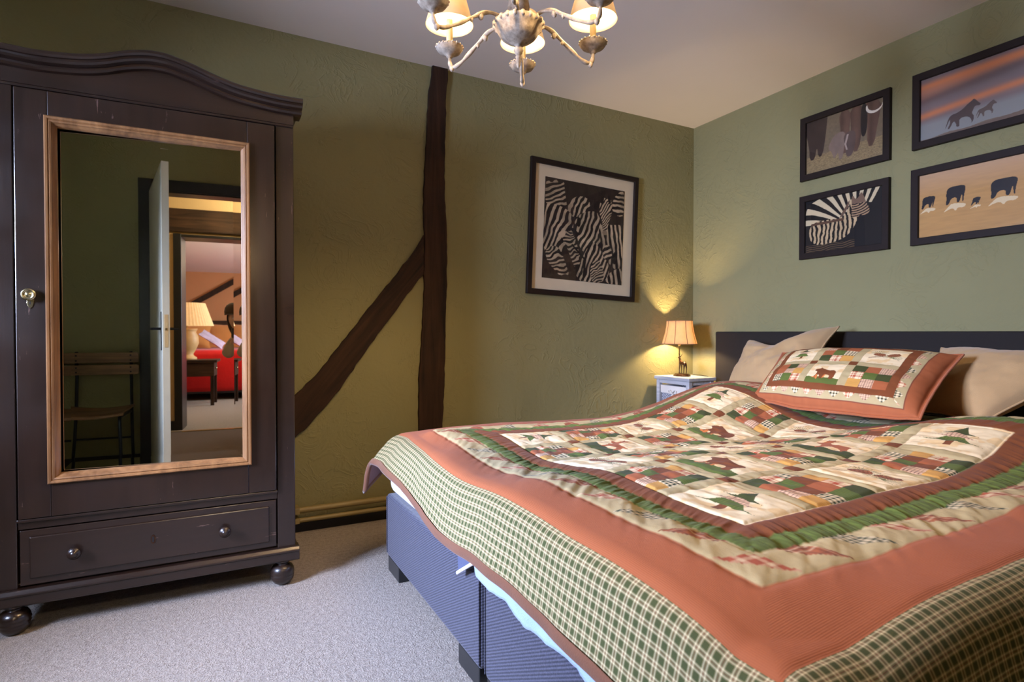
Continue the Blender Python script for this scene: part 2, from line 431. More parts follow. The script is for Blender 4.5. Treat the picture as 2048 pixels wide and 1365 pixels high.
# timber framing standing in the back wall
def timber(name, poly, y0, depth, m, label, seed):
    """irregular outline, subdivided face with hewn relief"""
    P = [Vector(p) for p in poly]; rs = random.Random(seed); out = []
    n = len(P)
    for i in range(n):
        a, b = P[i], P[(i + 1) % n]; L = (b - a).length; k = max(1, int(L / .03))
        nr = Vector((-(b - a).y, (b - a).x)).normalized()
        for q in range(k):
            out.append(a.lerp(b, q / k) + nr * rs.uniform(-.003, .003) * (1 if q else .3))
    me = bpy.data.meshes.new(name); bm = bmesh.new()
    fv = [bm.verts.new((p.x, y0 - depth, p.y)) for p in out]; f = bm.faces.new(fv)
    r = bmesh.ops.extrude_face_region(bm, geom=[f]); 
    for v in [g for g in r['geom'] if isinstance(g, bmesh.types.BMVert)]: v.co.y = y0
    bmesh.ops.recalc_face_normals(bm, faces=bm.faces)
    front = [f for f in bm.faces if len(f.verts) > 4 and abs(f.calc_center_median().y - (y0 - depth)) < 1e-4]
    bmesh.ops.triangulate(bm, faces=front)
    bm.to_mesh(me); bm.free(); me.materials.append(m)
    o = bpy.data.objects.new(name, me); link(o)
    b = o.modifiers.new('bevel', 'BEVEL'); b.width = .004; b.segments = 2; b.angle_limit = R(50)
    return tag(o, label, 'timber beam')
post = [(1.150, 2.60), (1.243, 2.60), (1.246, 2.527), (1.233, 2.438), (1.230, 2.263), (1.223, 2.03), (1.225, 1.826), (1.237, 1.62), (1.237, 1.36), (1.227, 1.095), (1.220, .773), (1.207, .48), (1.20, .03),
        (1.050, .03), (1.063, .49), (1.063, .779), (1.076, .951), (1.094, 1.239), (1.100, 1.584), (1.093, 1.70), (1.094, 1.841), (1.103, 2.014), (1.116, 2.245), (1.125, 2.418), (1.140, 2.507)]
timber('timber_post', post, YB, .022, M['beam'], 'upright dark brown timber post in the green wall, from ceiling down behind the bed', 3)
brace = [(1.096, 1.615), (1.041, 1.522), (.953, 1.404), (.839, 1.262), (.674, 1.051), (.516, .846), (.381, .713), (.20, .53), (.06, .38), (.10, .18), (.26, .36), (.38, .491), (.464, .563), (.62, .741), (.727, .901), (.867, 1.093), (.953, 1.207), (1.041, 1.323), (1.094, 1.385)]
timber('timber_brace', brace, YB, .020, M['brace'], 'slanting dark brown timber brace running from the upright post down behind the wardrobe', 5)
# heating pipes along the foot of the back wall
for (z, r, nm, lb) in ((.127, .016, 'heating_pipe', 'upper olive-painted heating pipe along the foot of the back wall'), (.074, .012, 'heating_pipe', 'lower, thinner olive-painted heating pipe just above the dark strip at the wall foot')):
    p = MB().tube([(XL + .02, YB - .055, z), (2.72, YB - .055, z)], r, 14)
    o = p.build(nm, M['pipe'], smooth=True); tag(o, lb, 'pipe', 'heating pipes on the back wall')
    for x in (.405, 1.9): MB().box(x - .035, x, YB - .072, YB, z - r - .001, z + r + .001).build('pipe_clip', M['pipe'], o, bevel=.002)

# ------------------------------------------------------------------ wardrobe
WX0, WX1, WYF, WYB = -.665, .312, 2.565, 3.15
wd = empty('wardrobe', ((WX0 + WX1) / 2, 2.86, 0))
tag(wd, 'tall dark brown wooden wardrobe with arched top and one mirrored door', 'wardrobe')
def wpart(mb, name, m, parent=None, **k):
    mb.V = [(x - wd.location.x, y - wd.location.y, z) for x, y, z in mb.V] if parent is None or parent is wd else mb.V
    return mb.build(name, m, parent or wd, **k)
off = Vector((-wd.location.x, -wd.location.y, 0))
def wpart2(mb, name, m, parent, **k):
    mb.V = [(x + off.x, y + off.y, z) for x, y, z in mb.V]; return mb.build(name, m, parent, **k)
c = MB()
c.box(WX0, WX0 + .022, WYF + .02, WYB, .15, 1.93); c.box(WX1 - .022, WX1, WYF + .02, WYB, .15, 1.93)       # sides
c.box(WX0, WX1, WYB - .01, WYB, .15, 1.93); c.box(WX0, WX1, WYF + .02, WYB, 1.91, 1.93); c.box(WX0, WX1, WYF + .02, WYB, .15, .17)
c.box(WX0, -.598, WYF, WYF + .03, .15, 1.90); c.box(.243, WX1, WYF, WYF + .03, .15, 1.90)                   # stiles
c.box(-.598, .243, WYF + .004, WYF + .03, .362, .392)
c.box(-.598, .243, WYF + .03, WYF + .04, .15, 1.9)
wpart(c, 'carcass', M['wardrobe'], bevel=.003)
# narrow beads where door meets stiles, pale worn ledge under the door
wpart(MB().box(-.598, .243, WYF - .008, WYF + .02, .389, .400), 'bead', M['wardrobe_x'], bevel=.003)
wpart(MB().box(WX0, WX1, WYF - .006, WYF + .02, 1.897, 1.908), 'bead', M['wardrobe_x'], bevel=.003)
top = [(-.700, 2.004), (-.66, 2.010), (-.611, 2.012), (-.532, 2.009), (-.451, 2.014), (-.381, 2.024), (-.323, 2.040), (-.264, 2.062), (-.203, 2.077), (-.16, 2.080), (-.124, 2.077), (-.052, 2.059), (.023, 2.034), (.11, 2.013), (.218, 2.002), (.29, 2.000), (.342, 2.001)]
def cat(p, n=6):
    o = []
    for i in range(len(p) - 1):
        p0 = p[max(0, i - 1)]; p1 = p[i]; p2 = p[i + 1]; p3 = p[min(len(p) - 1, i + 2)]
        for k in range(n):
            t = k / n
            o.append(tuple(.5 * ((2 * b) + (-a + c) * t + (2 * a - 5 * b + 4 * c - d) * t * t + (-a + 3 * b - 3 * c + d) * t ** 3) for a, b, c, d in zip(p0, p1, p2, p3)))
    o.append(p[-1]); return o
crv = cat(top, 5)
fr = MB(); ft = [(max(WX0, min(WX1, x)), z - .03) for x, z in crv]
fr.prism([(WX0, 1.908)] + [p for p in ft] + [(WX1, 1.908)], WYF - .006, WYF + .03)
wpart(fr, 'frieze', M['wardrobe_x'], bevel=.002)
prof = [(2.62, 0), (2.497, 0), (2.493, -.004), (2.493, -.012), (2.499, -.018), (2.506, -.020), (2.509, -.026), (2.516, -.032), (2.526, -.036), (2.535, -.037), (2.536, -.044), (2.544, -.050), (2.560, -.053), (2.62, -.053)]
V = []; F = []; n = len(prof)
for x, z in crv:
    for y, dz in prof: V.append((x, y, z + dz))
for i in range(len(crv) - 1):
    for k in range(n):
        l = (k + 1) % n; F.append((i * n + k, i * n + l, (i + 1) * n + l, (i + 1) * n + k))
F.append(tuple(range(n))); F.append(tuple((len(crv) - 1) * n + k for k in range(n))[::-1])
co = MB().add(V, F)
for sx, x0 in ((-1, WX0), (1, WX1)):      # side returns with the same steps
    z = 2.004 if sx < 0 else 2.001
    pr = [((x0 if sx > 0 else x0) + sx * (2.535 - y) * .75, z + dz) for y, dz in prof[1:-1]]
    pr = [(x0 - sx * .01, z)] + pr + [(x0 - sx * .01, z - .053)]
    co.prism(pr, 2.60, 3.14)
wpart(co, 'cornice', M['wardrobe_x'], smooth=False, bevel=0)
tb = MB().box(WX0, WX1, 2.6, 3.14, 1.945, 1.955); wpart(tb, 'top_board', M['wardrobe_x'])
# base moulding and bun feet
bp = [(2.585, .158), (2.552, .158), (2.545, .150), (2.541, .146), (2.541, .140), (2.548, .136), (2.548, .106), (2.553, .100), (2.60, .100), (2.60, .158)]
b = MB(); b.prism([(y, z) for y, z in bp], WX0 - .014, WX1 + .014, axis='x')
b.box(WX0 - .012, WX0 + .01, 2.585, 3.15, .10, .155); b.box(WX1 - .01, WX1 + .012, 2.585, 3.15, .10, .155); b.box(WX0, WX1, 2.6, 3.15, .10, .155)
wpart(b, 'base_moulding', M['wardrobe_x'], bevel=.002)
fp = [(0.001, 0), (.022, .001), (.033, .008), (.043, .022), (.0455, .030), (.044, .033), (.0465, .037), (.0465, .042), (.045, .045), (.0475, .050), (.045, .066), (.038, .077), (.026, .083), (.021, .086), (.024, .09), (.030, .094), (.033, .1), (.001, .1)]
for x, y in ((.262, 2.585), (-.612, 2.585), (.262, 3.09), (-.612, 3.09)):
    wpart(MB().lathe(fp, (x, y, 0), 32), 'foot', M['wardrobe'], smooth=True)
# door: frame around the mirror
DF = WYF - .012
door = empty('door', (0, 0, 0)); door.parent = wd
def fr4(mb, x0, x1, z0, z1, ix0, ix1, iz0, iz1, y0, y1):
    mb.box(x0, ix0, y0, y1, z0, z1); mb.box(ix1, x1, y0, y1, z0, z1); mb.box(ix0, ix1, y0, y1, z0, iz0); mb.box(ix0, ix1, y0, y1, iz1, z1)
d = MB(); fr4(d, -.592, .238, .402, 1.893, -.50, .135, .53, 1.795, DF, DF + .022)
wpart2(d, 'door_frame', M['wardrobe'], wd, bevel=.003)
bpy.data.objects.remove(door)
dr = [o for o in wd.children if o.name.startswith('door_frame')][0]; dr.name = 'door'
# gold-brown mitred moulding
mx0, mx1, mz0, mz1 = -.508, .145, .518, 1.806
prf = [(0, .004), (0, -.010), (.004, -.014), (.010, -.013), (.013, -.009), (.016, -.012), (.021, -.010), (.024, -.004), (.030, .002), (.034, .010), (.034, .020)]
V = []; F = []; n = len(prf)
for (sx, sz, X0, Z0) in ((1, 1, mx0, mz0), (-1, 1, mx1, mz0), (-1, -1, mx1, mz1), (1, -1, mx0, mz1)):
    for a, y in prf: V.append((X0 + sx * a, DF + y, Z0 + sz * a))
for i in range(4):
    j = (i + 1) % 4
    for k in range(n - 1): F.append((i * n + k, j * n + k, j * n + k + 1, i * n + k + 1))
wpart2(MB().add(V, F), 'mirror_moulding', M['gilt'], dr)
# bevelled mirror plate, sitting a little askew in its rebate
a = R(2.86)
gx0, gx1, gz0, gz1 = -.483, .120, .545, 1.783
def gy(x): return 2.560 + (.12 - x) * math.tan(a)
bw, bh = .036, .00072
V = []
for (x, z) in ((gx0, gz0), (gx1, gz0), (gx1, gz1), (gx0, gz1)): V.append((x, gy(x) - bh, z))
for (x, z) in ((gx0 + bw, gz0 + bw), (gx1 - bw, gz0 + bw), (gx1 - bw, gz1 - bw), (gx0 + bw, gz1 - bw)): V.append((x, gy(x), z))
wpart2(MB().add(V, [(4, 5, 6, 7), (0, 1, 5, 4), (1, 2, 6, 5), (2, 3, 7, 6), (3, 0, 4, 7)]), 'mirror', M['mirror'], dr, fix=False)
kb = MB().lathe([(.001, -.022), (.005, -.022), (.007, -.019), (.010, -.017), (.013, -.021), (.018, -.022), (.0215, -.019), (.022, -.014), (.017, -.010), (.008, -.008), (.008, -.003), (.015, 0), (.015, .004)], (-.553, DF, 1.181), 28, 'y')
k = wpart2(kb, 'door_knob', M['silver_brass'], dr, smooth=True)
kp = [(-.560, 1.166), (-.556, 1.170), (-.550, 1.166), (-.544, 1.171), (-.540, 1.162), (-.542, 1.150), (-.545, 1.140), (-.551, 1.133), (-.557, 1.140), (-.561, 1.152)]
wpart2(MB().prism(kp, DF - .003, DF), 'keyhole_plate', M['silver_brass'], dr, bevel=.001)
wpart2(MB().prism([(-.5525, 1.157), (-.5495, 1.157), (-.549, 1.147), (-.553, 1.147)], DF - .0038, DF - .0025), 'keyhole', M['dark_paint'], dr)
# drawer
d = MB(); d.box(-.592, .238, WYF + .004, WYF + .024, .165, .358); 
drw = wpart2(d, 'drawer', M['wardrobe_x'], wd, bevel=.002)
d = MB(); d.box(-.565, .211, WYF - .003, WYF + .006, .188, .335)
wpart2(d, 'drawer_panel', M['wardrobe_x'], drw, bevel=.004)
for x in (-.435, .047):
    kb = MB().lathe([(.001, -.040), (.006, -.039), (.011, -.035), (.0125, -.032), (.015, -.030), (.020, -.027), (.022, -.022), (.019, -.016), (.010, -.010), (.009, -.004), (.014, 0), (.014, .002)], (x, WYF - .002, .262), 28, 'y')
    wpart2(kb, 'knob', M['wardrobe'], drw, smooth=True)
wpart2(MB().prism([(-.196 + .008 * math.cos(q), .268 + .017 * math.sin(q)) for q in np.linspace(0, 2 * PI, 17)[:-1]], WYF - .0055, WYF - .002), 'keyhole_plate', M['bronze'], drw)
wpart2(MB().prism([(-.196 + .0045 * math.cos(q), .268 + .012 * math.sin(q)) for q in np.linspace(0, 2 * PI, 13)[:-1]], WYF - .0065, WYF - .003), 'keyhole', M['dark_paint'], drw)

# ------------------------------------------------------------------ chandelier
CH = Vector((.8405, 1.5715, 0)); cz = ceil_z(CH.x, CH.y)
ch = empty('chandelier', (CH.x, CH.y, cz)); tag(ch, 'grey-white candle chandelier with six curved arms and small cream shades', 'chandelier')
def cl(mb): mb.V = [(x - CH.x, y - CH.y, z - cz) for x, y, z in mb.V]; return mb
H0 = 2.02
cl(MB().lathe([(.001, cz), (.055, cz), (.055, cz - .01), (.045, cz - .025), (.02, cz - .045), (.008, cz - .05), (.001, cz - .052)], (CH.x, CH.y, 0), 24)).build('ceiling_cup', M['chand'], ch, smooth=True)
cl(MB().tube([(CH.x, CH.y, cz - .04), (CH.x, CH.y, 2.23)], .006, 10)).build('rod', M['chand'], ch, smooth=True)
body = [(.001, 2.250), (.008, 2.250), (.012, 2.235), (.020, 2.225), (.012, 2.212), (.009, 2.200), (.018, 2.185), (.024, 2.170), (.016, 2.155), (.011, 2.140), (.014, 2.125), (.026, 2.115), (.027, 2.110), (.015, 2.100), (.018, 2.090), (.030, 2.065), (.034, 2.040), (.030, 2.015), (.020, 2.000), (.016, 1.995), (.001, 1.994)]
cl(MB().lathe(body, (CH.x, CH.y, 0), 24)).build('stem', M['chand'], ch, smooth=True)
bm_ = MB().lathe([(.001, 2.002), (.055, 2.000), (.076, 1.992), (.079, 1.986), (.070, 1.976), (.062, 1.962), (.054, 1.950), (.044, 1.942), (.028, 1.934), (.014, 1.928), (.010, 1.922), (.013, 1.916), (.015, 1.910), (.010, 1.900), (.007, 1.894), (.010, 1.890), (.007, 1.884), (.009, 1.880), (.006, 1.872), (.007, 1.868), (.003, 1.858), (.001, 1.856)], (CH.x, CH.y, 0), 32)
hub = cl(bm_).build('hub', M['chand'], ch, smooth=True)
g = MB()
for k in range(20):
    q = 2 * PI * k / 20; rr_ = .073
    g.lathe([(.001, -.007), (.006, -.004), (.008, 0), (.006, .008), (.001, .011)], (CH.x + rr_ * math.cos(q), CH.y + rr_ * math.sin(q), 1.986), 8)
cl(g).build('gadroon_rim', M['chand'], hub, smooth=True)
az = math.atan2(CH.x, CH.y) + R(3); RA = .272; ZC = 1.985
armp = [(.035, 1.985), (.075, 2.002), (.112, 1.998), (.150, 1.976), (.190, 1.950), (.222, 1.932), (.248, 1.924), (.266, 1.930), (.272, 1.948), (.272, 1.968)]
for k in range(6):
    t_ = az + k * PI / 3; dv = Vector((math.sin(t_), math.cos(t_), 0))
    pts = [CH + dv * r_ + Vector((0, 0, z)) for r_, z in cat(armp, 4)]
    m_ = MB().tube(pts, [.0062 + .0012 * math.sin(i * .9) for i in range(len(pts))], 8)
    # leaf knots on the arm
    for r_, z, s_ in ((.125, 1.984, .009), (.155, 1.968, .006), (.262, 1.922, .009)):
        p = CH + dv * r_; m_.lathe([(.001, -1.3 * s_), (.7 * s_, -s_ * .8), (s_, 0), (.7 * s_, s_ * .8), (.001, 1.3 * s_)], (p.x, p.y, z), 8)
    arm = cl(m_).build('arm', M['chand'], ch, smooth=True)
    p = CH + dv * RA
    dp = MB().lathe([(.001, 1.956), (.010, 1.960), (.012, 1.966), (.022, 1.972), (.036, 1.977), (.042, 1.985), (.044, 1.990), (.045, 1.994), (.041, 1.996), (.032, 1.988), (.014, 1.984), (.014, 1.996), (.001, 1.996)], (p.x, p.y, 0), 24)
    for q in range(18):
        w_ = 2 * PI * q / 18; dp.lathe([(.001, -.004), (.0035, 0), (.001, .004)], (p.x + .0445 * math.cos(w_), p.y + .0445 * math.sin(w_), 1.993), 6)
    cl(dp).build('drip_pan', M['chand'], arm, smooth=True)
    cl(MB().lathe([(.001, 1.990), (.0105, 1.990), (.0105, 2.083), (.008, 2.085), (.001, 2.085)], (p.x, p.y, 0), 16)).build('candle_sleeve', M['candle'], arm, smooth=False)
    cl(MB().lathe([(.001, 2.085), (.006, 2.089), (.009, 2.099), (.009, 2.109), (.006, 2.121), (.001, 2.127)], (p.x, p.y, 0), 14)).build('bulb', M['bulb'], arm, smooth=True)
    lo, hi = (.079, 2.066), (.051, 2.165)
    sh = MB(); N = 36
    V = []; F = []
    for i in range(N):
        q = 2 * PI * i / N
        for r_, z in (lo, hi, (hi[0] - .0012, hi[1]), (lo[0] - .0012, lo[1])): V.append((p.x + r_ * math.cos(q), p.y + r_ * math.sin(q), z))
    for i in range(N):
        j = (i + 1) % N
        F += [(i * 4, j * 4, j * 4 + 1, i * 4 + 1), (i * 4 + 2, j * 4 + 2, j * 4 + 3, i * 4 + 3), (i * 4 + 1, j * 4 + 1, j * 4 + 2, i * 4 + 2), (i * 4 + 3, j * 4 + 3, j * 4, i * 4)]
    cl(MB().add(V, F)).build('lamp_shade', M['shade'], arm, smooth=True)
    point('chandelier_bulb', (p.x, p.y, 2.106), CH_POWER, WARM, .016)

# ------------------------------------------------------------------ framed photographs
def canvas(nx, ny, asp):
    x, y = np.meshgrid(np.linspace(0, 1, nx), np.linspace(0, 1, ny)); return x, y
def L(*c): return np.array(srgb(*c))
def put(img, mask, c):
    if isinstance(c, np.ndarray) and c.ndim == 3: img[mask] = c[mask]
    else: img[mask] = c
def stripes(x, y, ang, f, warp=.6, seed=1, duty=0.0):
    c, s = math.cos(ang), math.sin(ang)
    u = x * c + y * s; v = -x * s + y * c
    u = u + warp * .06 * (fbm(x * 6, y * 6, seed, 3) - .5) * 2 + warp * .25 * v * v
    return np.sin(u * f * 2 * PI) > duty
def img_herd(nx=330, ny=330):
    x, y = canvas(nx, ny, 1); W_ = L(206, 182, 150); K = L(34, 26, 24); G = L(92, 72, 58)
    img = np.tile(L(48, 36, 32), (ny, nx, 1))
    n = fbm(x * 30, y * 12, 4); img = img * (0.6 + 0.9 * n[..., None])
    def body(mask, ang, f, seed, warp=.8, duty=.12, edge=True):
        s = stripes(x, y, ang, f * 1.3, warp * .8, seed, duty); tn = (0.35 + .95 * fbm(x * 7, y * 7, seed)) * (0.8 + .4 * fbm(x * 50, y * 50, seed))
        col = np.where(s[..., None], W_ * tn[..., None], K * (0.6 + 1.6 * fbm(x * 20, y * 20, seed + 1))[..., None])
        put(img, mask, col)
    P = lambda p: pip(smoothpoly(p, 1), x, y)
    # rear rank
    body(P([(.02, .02), (.08, .06), (.12, .0), (.17, .05), (.22, .0), (.24, .14), (.28, .30), (.02, .30), (.0, .12)]), 1.2, 16, 2)
    body(P([(.28, .22), (.38, .14), (.50, .13), (.56, .20), (.55, .34), (.28, .36)]), .5, 11, 3, 1.5)
    body(P([(.84, .12), (.92, .02), (1.0, .0), (1.0, .26), (.93, .28), (.84, .24)]), 1.9, 14, 5)
    body(P([(.0, .28), (.12, .25), (.30, .30), (.36, .38), (.34, .62), (.20, .75), (.0, .80)]), .25, 12, 6, 1.0)
    body(P([(.36, .36), (.55, .26), (.68, .28), (.72, .50), (.70, .70), (.48, .72), (.40, .55)]), .25, 13, 7, 1.0)
    body(P([(.66, .40), (.82, .38), (1.0, .36), (1.0, .82), (.86, .84), (.72, .62)]), -.45, 12, 8, .8)
    # face with ears, centre right
    face = P([(.68, .16), (.72, .10), (.76, .12), (.80, .08), (.84, .16), (.84, .26), (.80, .36), (.78, .46), (.73, .46), (.72, .36), (.67, .26)])
    body(face, 1.35, 20, 9, 1.6, 0); put(img, ell(x, y, .71, .13, .018, .045, .3) | ell(x, y, .80, .12, .018, .045, -.2), K)
    put(img, ell(x, y, .755, .47, .03, .025), L(150, 128, 104))
    # two heads lower left, muzzle down
    body(P([(.20, .55), (.28, .50), (.36, .52), (.42, .66), (.47, .80), (.47, .88), (.40, .88), (.34, .78), (.28, .66)]), 1.15, 20, 11, 1.8)
    put(img, ell(x, y, .44, .88, .055, .045), L(40, 30, 28)); put(img, ell(x, y, .22, .545, .05, .03, -.6), W_)
    body(P([(.02, .72), (.14, .66), (.22, .72), (.28, .84), (.33, .96), (.24, .99), (.16, .92), (.06, .84)]), .95, 18, 12, 1.8)
    put(img, ell(x, y, .28, .975, .05, .03), L(60, 48, 42))
    # centre lower body and head
    body(P([(.36, 1.0), (.50, .72), (.58, .58), (.66, .60), (.74, .70), (.84, .82), (.80, 1.0)]), .12, 14, 13, .9)
    body(P([(.60, .80), (.68, .74), (.76, .86), (.76, .96), (.70, 1.0), (.62, 1.0), (.58, .92)]), 1.5, 19, 14, 2.2, 0)
    body(P([(.72, .64), (.80, .58), (.86, .64), (.86, .74), (.76, .76)]), 1.5, 14, 15, 1.0)
    # rump lower right, bold stripes
    body(P([(.78, 1.0), (.82, .90), (.90, .84), (1.0, .82), (1.0, 1.0)]), -.75, 9, 16, 1.4, .1)
    for (a, b, r1, r2, q) in ((.90, .72, .03, .07, .1), (.37, .50, .06, .02, .5), (.42, .40, .025, .05, 0), (.64, .20, .03, .05, .5)): put(img, ell(x, y, a, b, r1, r2, q), K)
    put(img, seg(x, y, .52, .74, .50, .98, .012) | seg(x, y, .35, .64, .52, .78, .010), K)
    return img
def img_elephants(nx=260, ny=180):
    x, y = canvas(nx, ny, 1); img = np.tile(L(120, 104, 80), (ny, nx, 1))
    n = fbm(x * 40, y * 30, 2); img = img * (0.8 + .4 * n[..., None])
    gr = y > .68 - .03 * x; g2 = fbm(x * 60, y * 90, 5); put(img, gr, (L(150, 128, 90)[None, None] * (0.45 + 1.0 * g2[..., None])))
    E1 = L(58, 44, 38); E2 = L(96, 70, 56)
    sh = (0.75 + .5 * fbm(x * 12, y * 6, 8))[..., None]
    put(img, pip(smoothpoly([(-.02, .1), (.0, -.1), (.30, -.1), (.27, .35), (.23, .70), (.17, .72), (.15, .5), (.12, .74), (.05, .74), (.04, .5)], 1), x, y), E1 * sh)
    for p in ([(.44, .0), (.60, .0), (.58, .40), (.56, .78), (.48, .78), (.47, .40)], [(.58, .0), (.76, .0), (.74, .40), (.70, .80), (.62, .80), (.60, .35)], [(.74, .0), (.98, .0), (.92, .45), (.88, .78), (.80, .78), (.80, .30)]):
        put(img, pip(smoothpoly(p, 1), x, y), E2 * sh * (0.75 + .5 * np.abs(np.sin(x * 26)))[..., None])
    put(img, pip(smoothpoly([(.72, .0), (.80, .0), (.80, .55), (.72, .60)]), x, y), L(28, 22, 22))
    put(img, pip(smoothpoly([(.33, .50), (.40, .38), (.50, .36), (.54, .46), (.52, .62), (.50, .84), (.45, .90), (.44, .70), (.38, .86), (.36, .70), (.30, .62)]), x, y), L(132, 112, 98) * sh)
    put(img, pip(smoothpoly([(.50, .48), (.56, .40), (.66, .42), (.66, .62), (.62, .86), (.54, .86), (.53, .66)]), x, y), L(92, 74, 66) * sh)
    put(img, seg(x, y, .56, .46, .53, .62, .012) | seg(x, y, .53, .62, .55, .72, .010), L(172, 152, 138))
    put(img, (ell(x, y, .88, .10, .10, .12) & ~ell(x, y, .89, .07, .088, .11) & (y > .06)), L(235, 225, 205))
    return img
def smoothpoly1(p): return smoothpoly(p, 1)
def img_babyzebra(nx=260, ny=180):
    x, y = canvas(nx, ny, 1); img = np.tile(L(26, 22, 22), (ny, nx, 1)); W_ = L(222, 200, 158); K = L(28, 22, 20)
    adult = pip(smoothpoly([(.0, .10), (.20, .0), (.42, -.12), (.74, -.12), (.98, -.1), (.92, .28), (.74, .20), (.62, .40), (.40, .46), (.2, .46), (.0, .62)]), x, y)
    u = np.arctan2((x - .66) * 1.35, .62 - y) + .5 * (x - .3) ** 2
    col = np.where((np.sin(u * 2 * PI * 4.4 + 1.0 * (fbm(x * 5, y * 5, 3) - .5)) > -.05)[..., None], W_ * .95, K); put(img, adult, col)
    baby = pip(smoothpoly1([(.06, .52), (.14, .42), (.34, .42), (.50, .44), (.58, .30), (.60, .14), (.64, .06), (.66, .14), (.70, .13), (.74, .02), (.77, .12), (.80, .24), (.84, .36), (.84, .42), (.76, .46), (.72, .42), (.68, .56), (.60, .74), (.46, .84), (.20, .88), (.08, .80), (.05, .64)]), x, y)
    u = (x + .25 * (y - .6) ** 2) + .06 * (fbm(x * 8, y * 8, 6) - .5); col = np.where((np.sin(u * 2 * PI * 17) > -.1)[..., None], L(206, 176, 132) * (0.8 + .3 * fbm(x * 10, y * 10, 2)[..., None]), K)
    put(img, baby, col)
    hd = baby & (x > .62) & (y < .46); u = np.hypot(x - .66, y - .16); col = np.where((np.sin(u * 2 * PI * 24) > -.2)[..., None], L(170, 138, 104), K); put(img, hd & (y > .22), col); put(img, hd & (y <= .22), L(124, 96, 76))
    put(img, seg(x, y, .10, .47, .50, .46, .022), L(96, 66, 48)); put(img, ell(x, y, .72, .24, .012, .016), K)
    put(img, pip(smoothpoly([(.50, .42), (.58, .26), (.60, .12), (.56, .20), (.46, .42)]), x, y), L(110, 84, 66))
    wat = (y > .86) & (x < .66) & (np.sin(y * 160 + 3 * np.sin(x * 22)) > .2); put(img, wat, L(96, 74, 50))
    return img
def img_horses(nx=360, ny=180):
    x, y = canvas(nx, ny, 1)
    n = fbm(x * 4 + y * 1.5, (y + .25 * x) * 7, 5, 4); n2 = fbm(x * 2, (y + .2 * x) * 5, 9, 4)
    base = L(118, 104, 104)[None, None] * (1 - n2[..., None]) + L(140, 122, 118)[None, None] * n2[..., None]
    def band(c0, w, a): return np.exp(-((y + .12 * np.sin(x * 3) * .3 - (c0 - a * x)) / w) ** 2)[..., None]
    img = base.copy(); O = L(214, 128, 76)
    for c0, w, a, k in ((.14, .06, -.02, .9), (.22, .05, .1, .35), (.60, .055, .10, .85), (.30, .08, .25, .4)): img = img * (1 - k * band(c0, w, a)) + O * k * band(c0, w, a)
    img = img * (1 - .6 * band(.36, .08, .15)) + L(82, 66, 66) * .6 * band(.36, .08, .15)
    s = np.clip((y - .66 + .05 * x) / .1, 0, 1)[..., None]; img = img * (1 - s) + L(142, 142, 138) * s
    put(img, y > .97 - .10 * x + .01 * np.sin(x * 30), L(124, 104, 88)); put(img, y > 1.0 - .015 - .12 * x, L(112, 92, 78))
    H = L(78, 62, 58)
    k = 1 / 2.0
    def hp(p, X0, Y0, s): return [(X0 + a * s * k, Y0 + b * s) for a, b in p]
    hb = [(0, .40), (.06, .12), (.14, .0), (.30, -.02), (.44, -.10), (.56, -.24), (.66, -.30), (.70, -.36), (.76, -.30), (.80, -.22), (.88, -.10), (.84, -.06), (.74, -.10), (.68, .06), (.66, .14), (.72, .26), (.70, .42), (.64, .50), (.66, .42), (.62, .28), (.52, .20), (.40, .20), (.34, .28), (.36, .50), (.28, .50), (.26, .34), (.20, .24), (.10, .50), (.04, .50), (.12, .28), (.10, .14), (.04, .34), (-.04, .52)]
    put(img, pip(smoothpoly(hp(hb, .145, .70, .42), 1), x, y), H); put(img, pip(smoothpoly(hp(hb, .305, .735, .24), 1), x, y), L(96, 80, 72))
    return img
def img_desert(nx=380, ny=190):
    x, y = canvas(nx, ny, 1); n = fbm(x * 12, y * 40, 3)
    img = L(196, 148, 88)[None, None] * (0.88 + .24 * n[..., None]); s = np.clip(1 - y * 2.6, 0, 1)[..., None]; img = img * (1 - .7 * s) + L(206, 168, 134) * .7 * s
    E = L(36, 32, 34); Wh = L(232, 206, 160)
    el = [(0, .30), (.02, .10), (.14, .0), (.40, -.02), (.70, -.02), (.92, .0), (1.0, .10), (.98, .40), (1.0, .62), (.94, .60), (.88, .36), (.80, .30), (.80, .62), (.66, .62), (.62, .40), (.34, .42), (.26, .64), (.10, .66), (.10, .42)]
    for X0, Y0, sx, sy in ((.02, .36, .075, .28), (.155, .28, .105, .40), (.295, .50, .042, .17), (.385, .30, .13, .40), (.56, .30, .11, .38), (.72, .34, .09, .30), (.86, .30, .11, .36)):
        sh = [(X0 + a * sx - .02 * (b > .3) * b, Y0 + b * sy) for a, b in el]
        put(img, pip(smoothpoly(sh, 1), x, y), E)
        put(img, pip(smoothpoly([(X0 - .018, Y0 + sy * .94), (X0 + .1 * sx, Y0 + sy * .74), (X0 + .3 * sx, Y0 + sy * .62), (X0 + .8 * sx, Y0 + sy * .66), (X0 + 1.05 * sx, Y0 + sy * .72), (X0 + .9 * sx, Y0 + sy * .84), (X0 + .6 * sx, Y0 + sy * .80), (X0 + .5 * sx, Y0 + sy * .94), (X0 + .35 * sx, Y0 + sy * .80), (X0 + .12 * sx, Y0 + sy * .84)], 1), x, y), Wh)
    return img
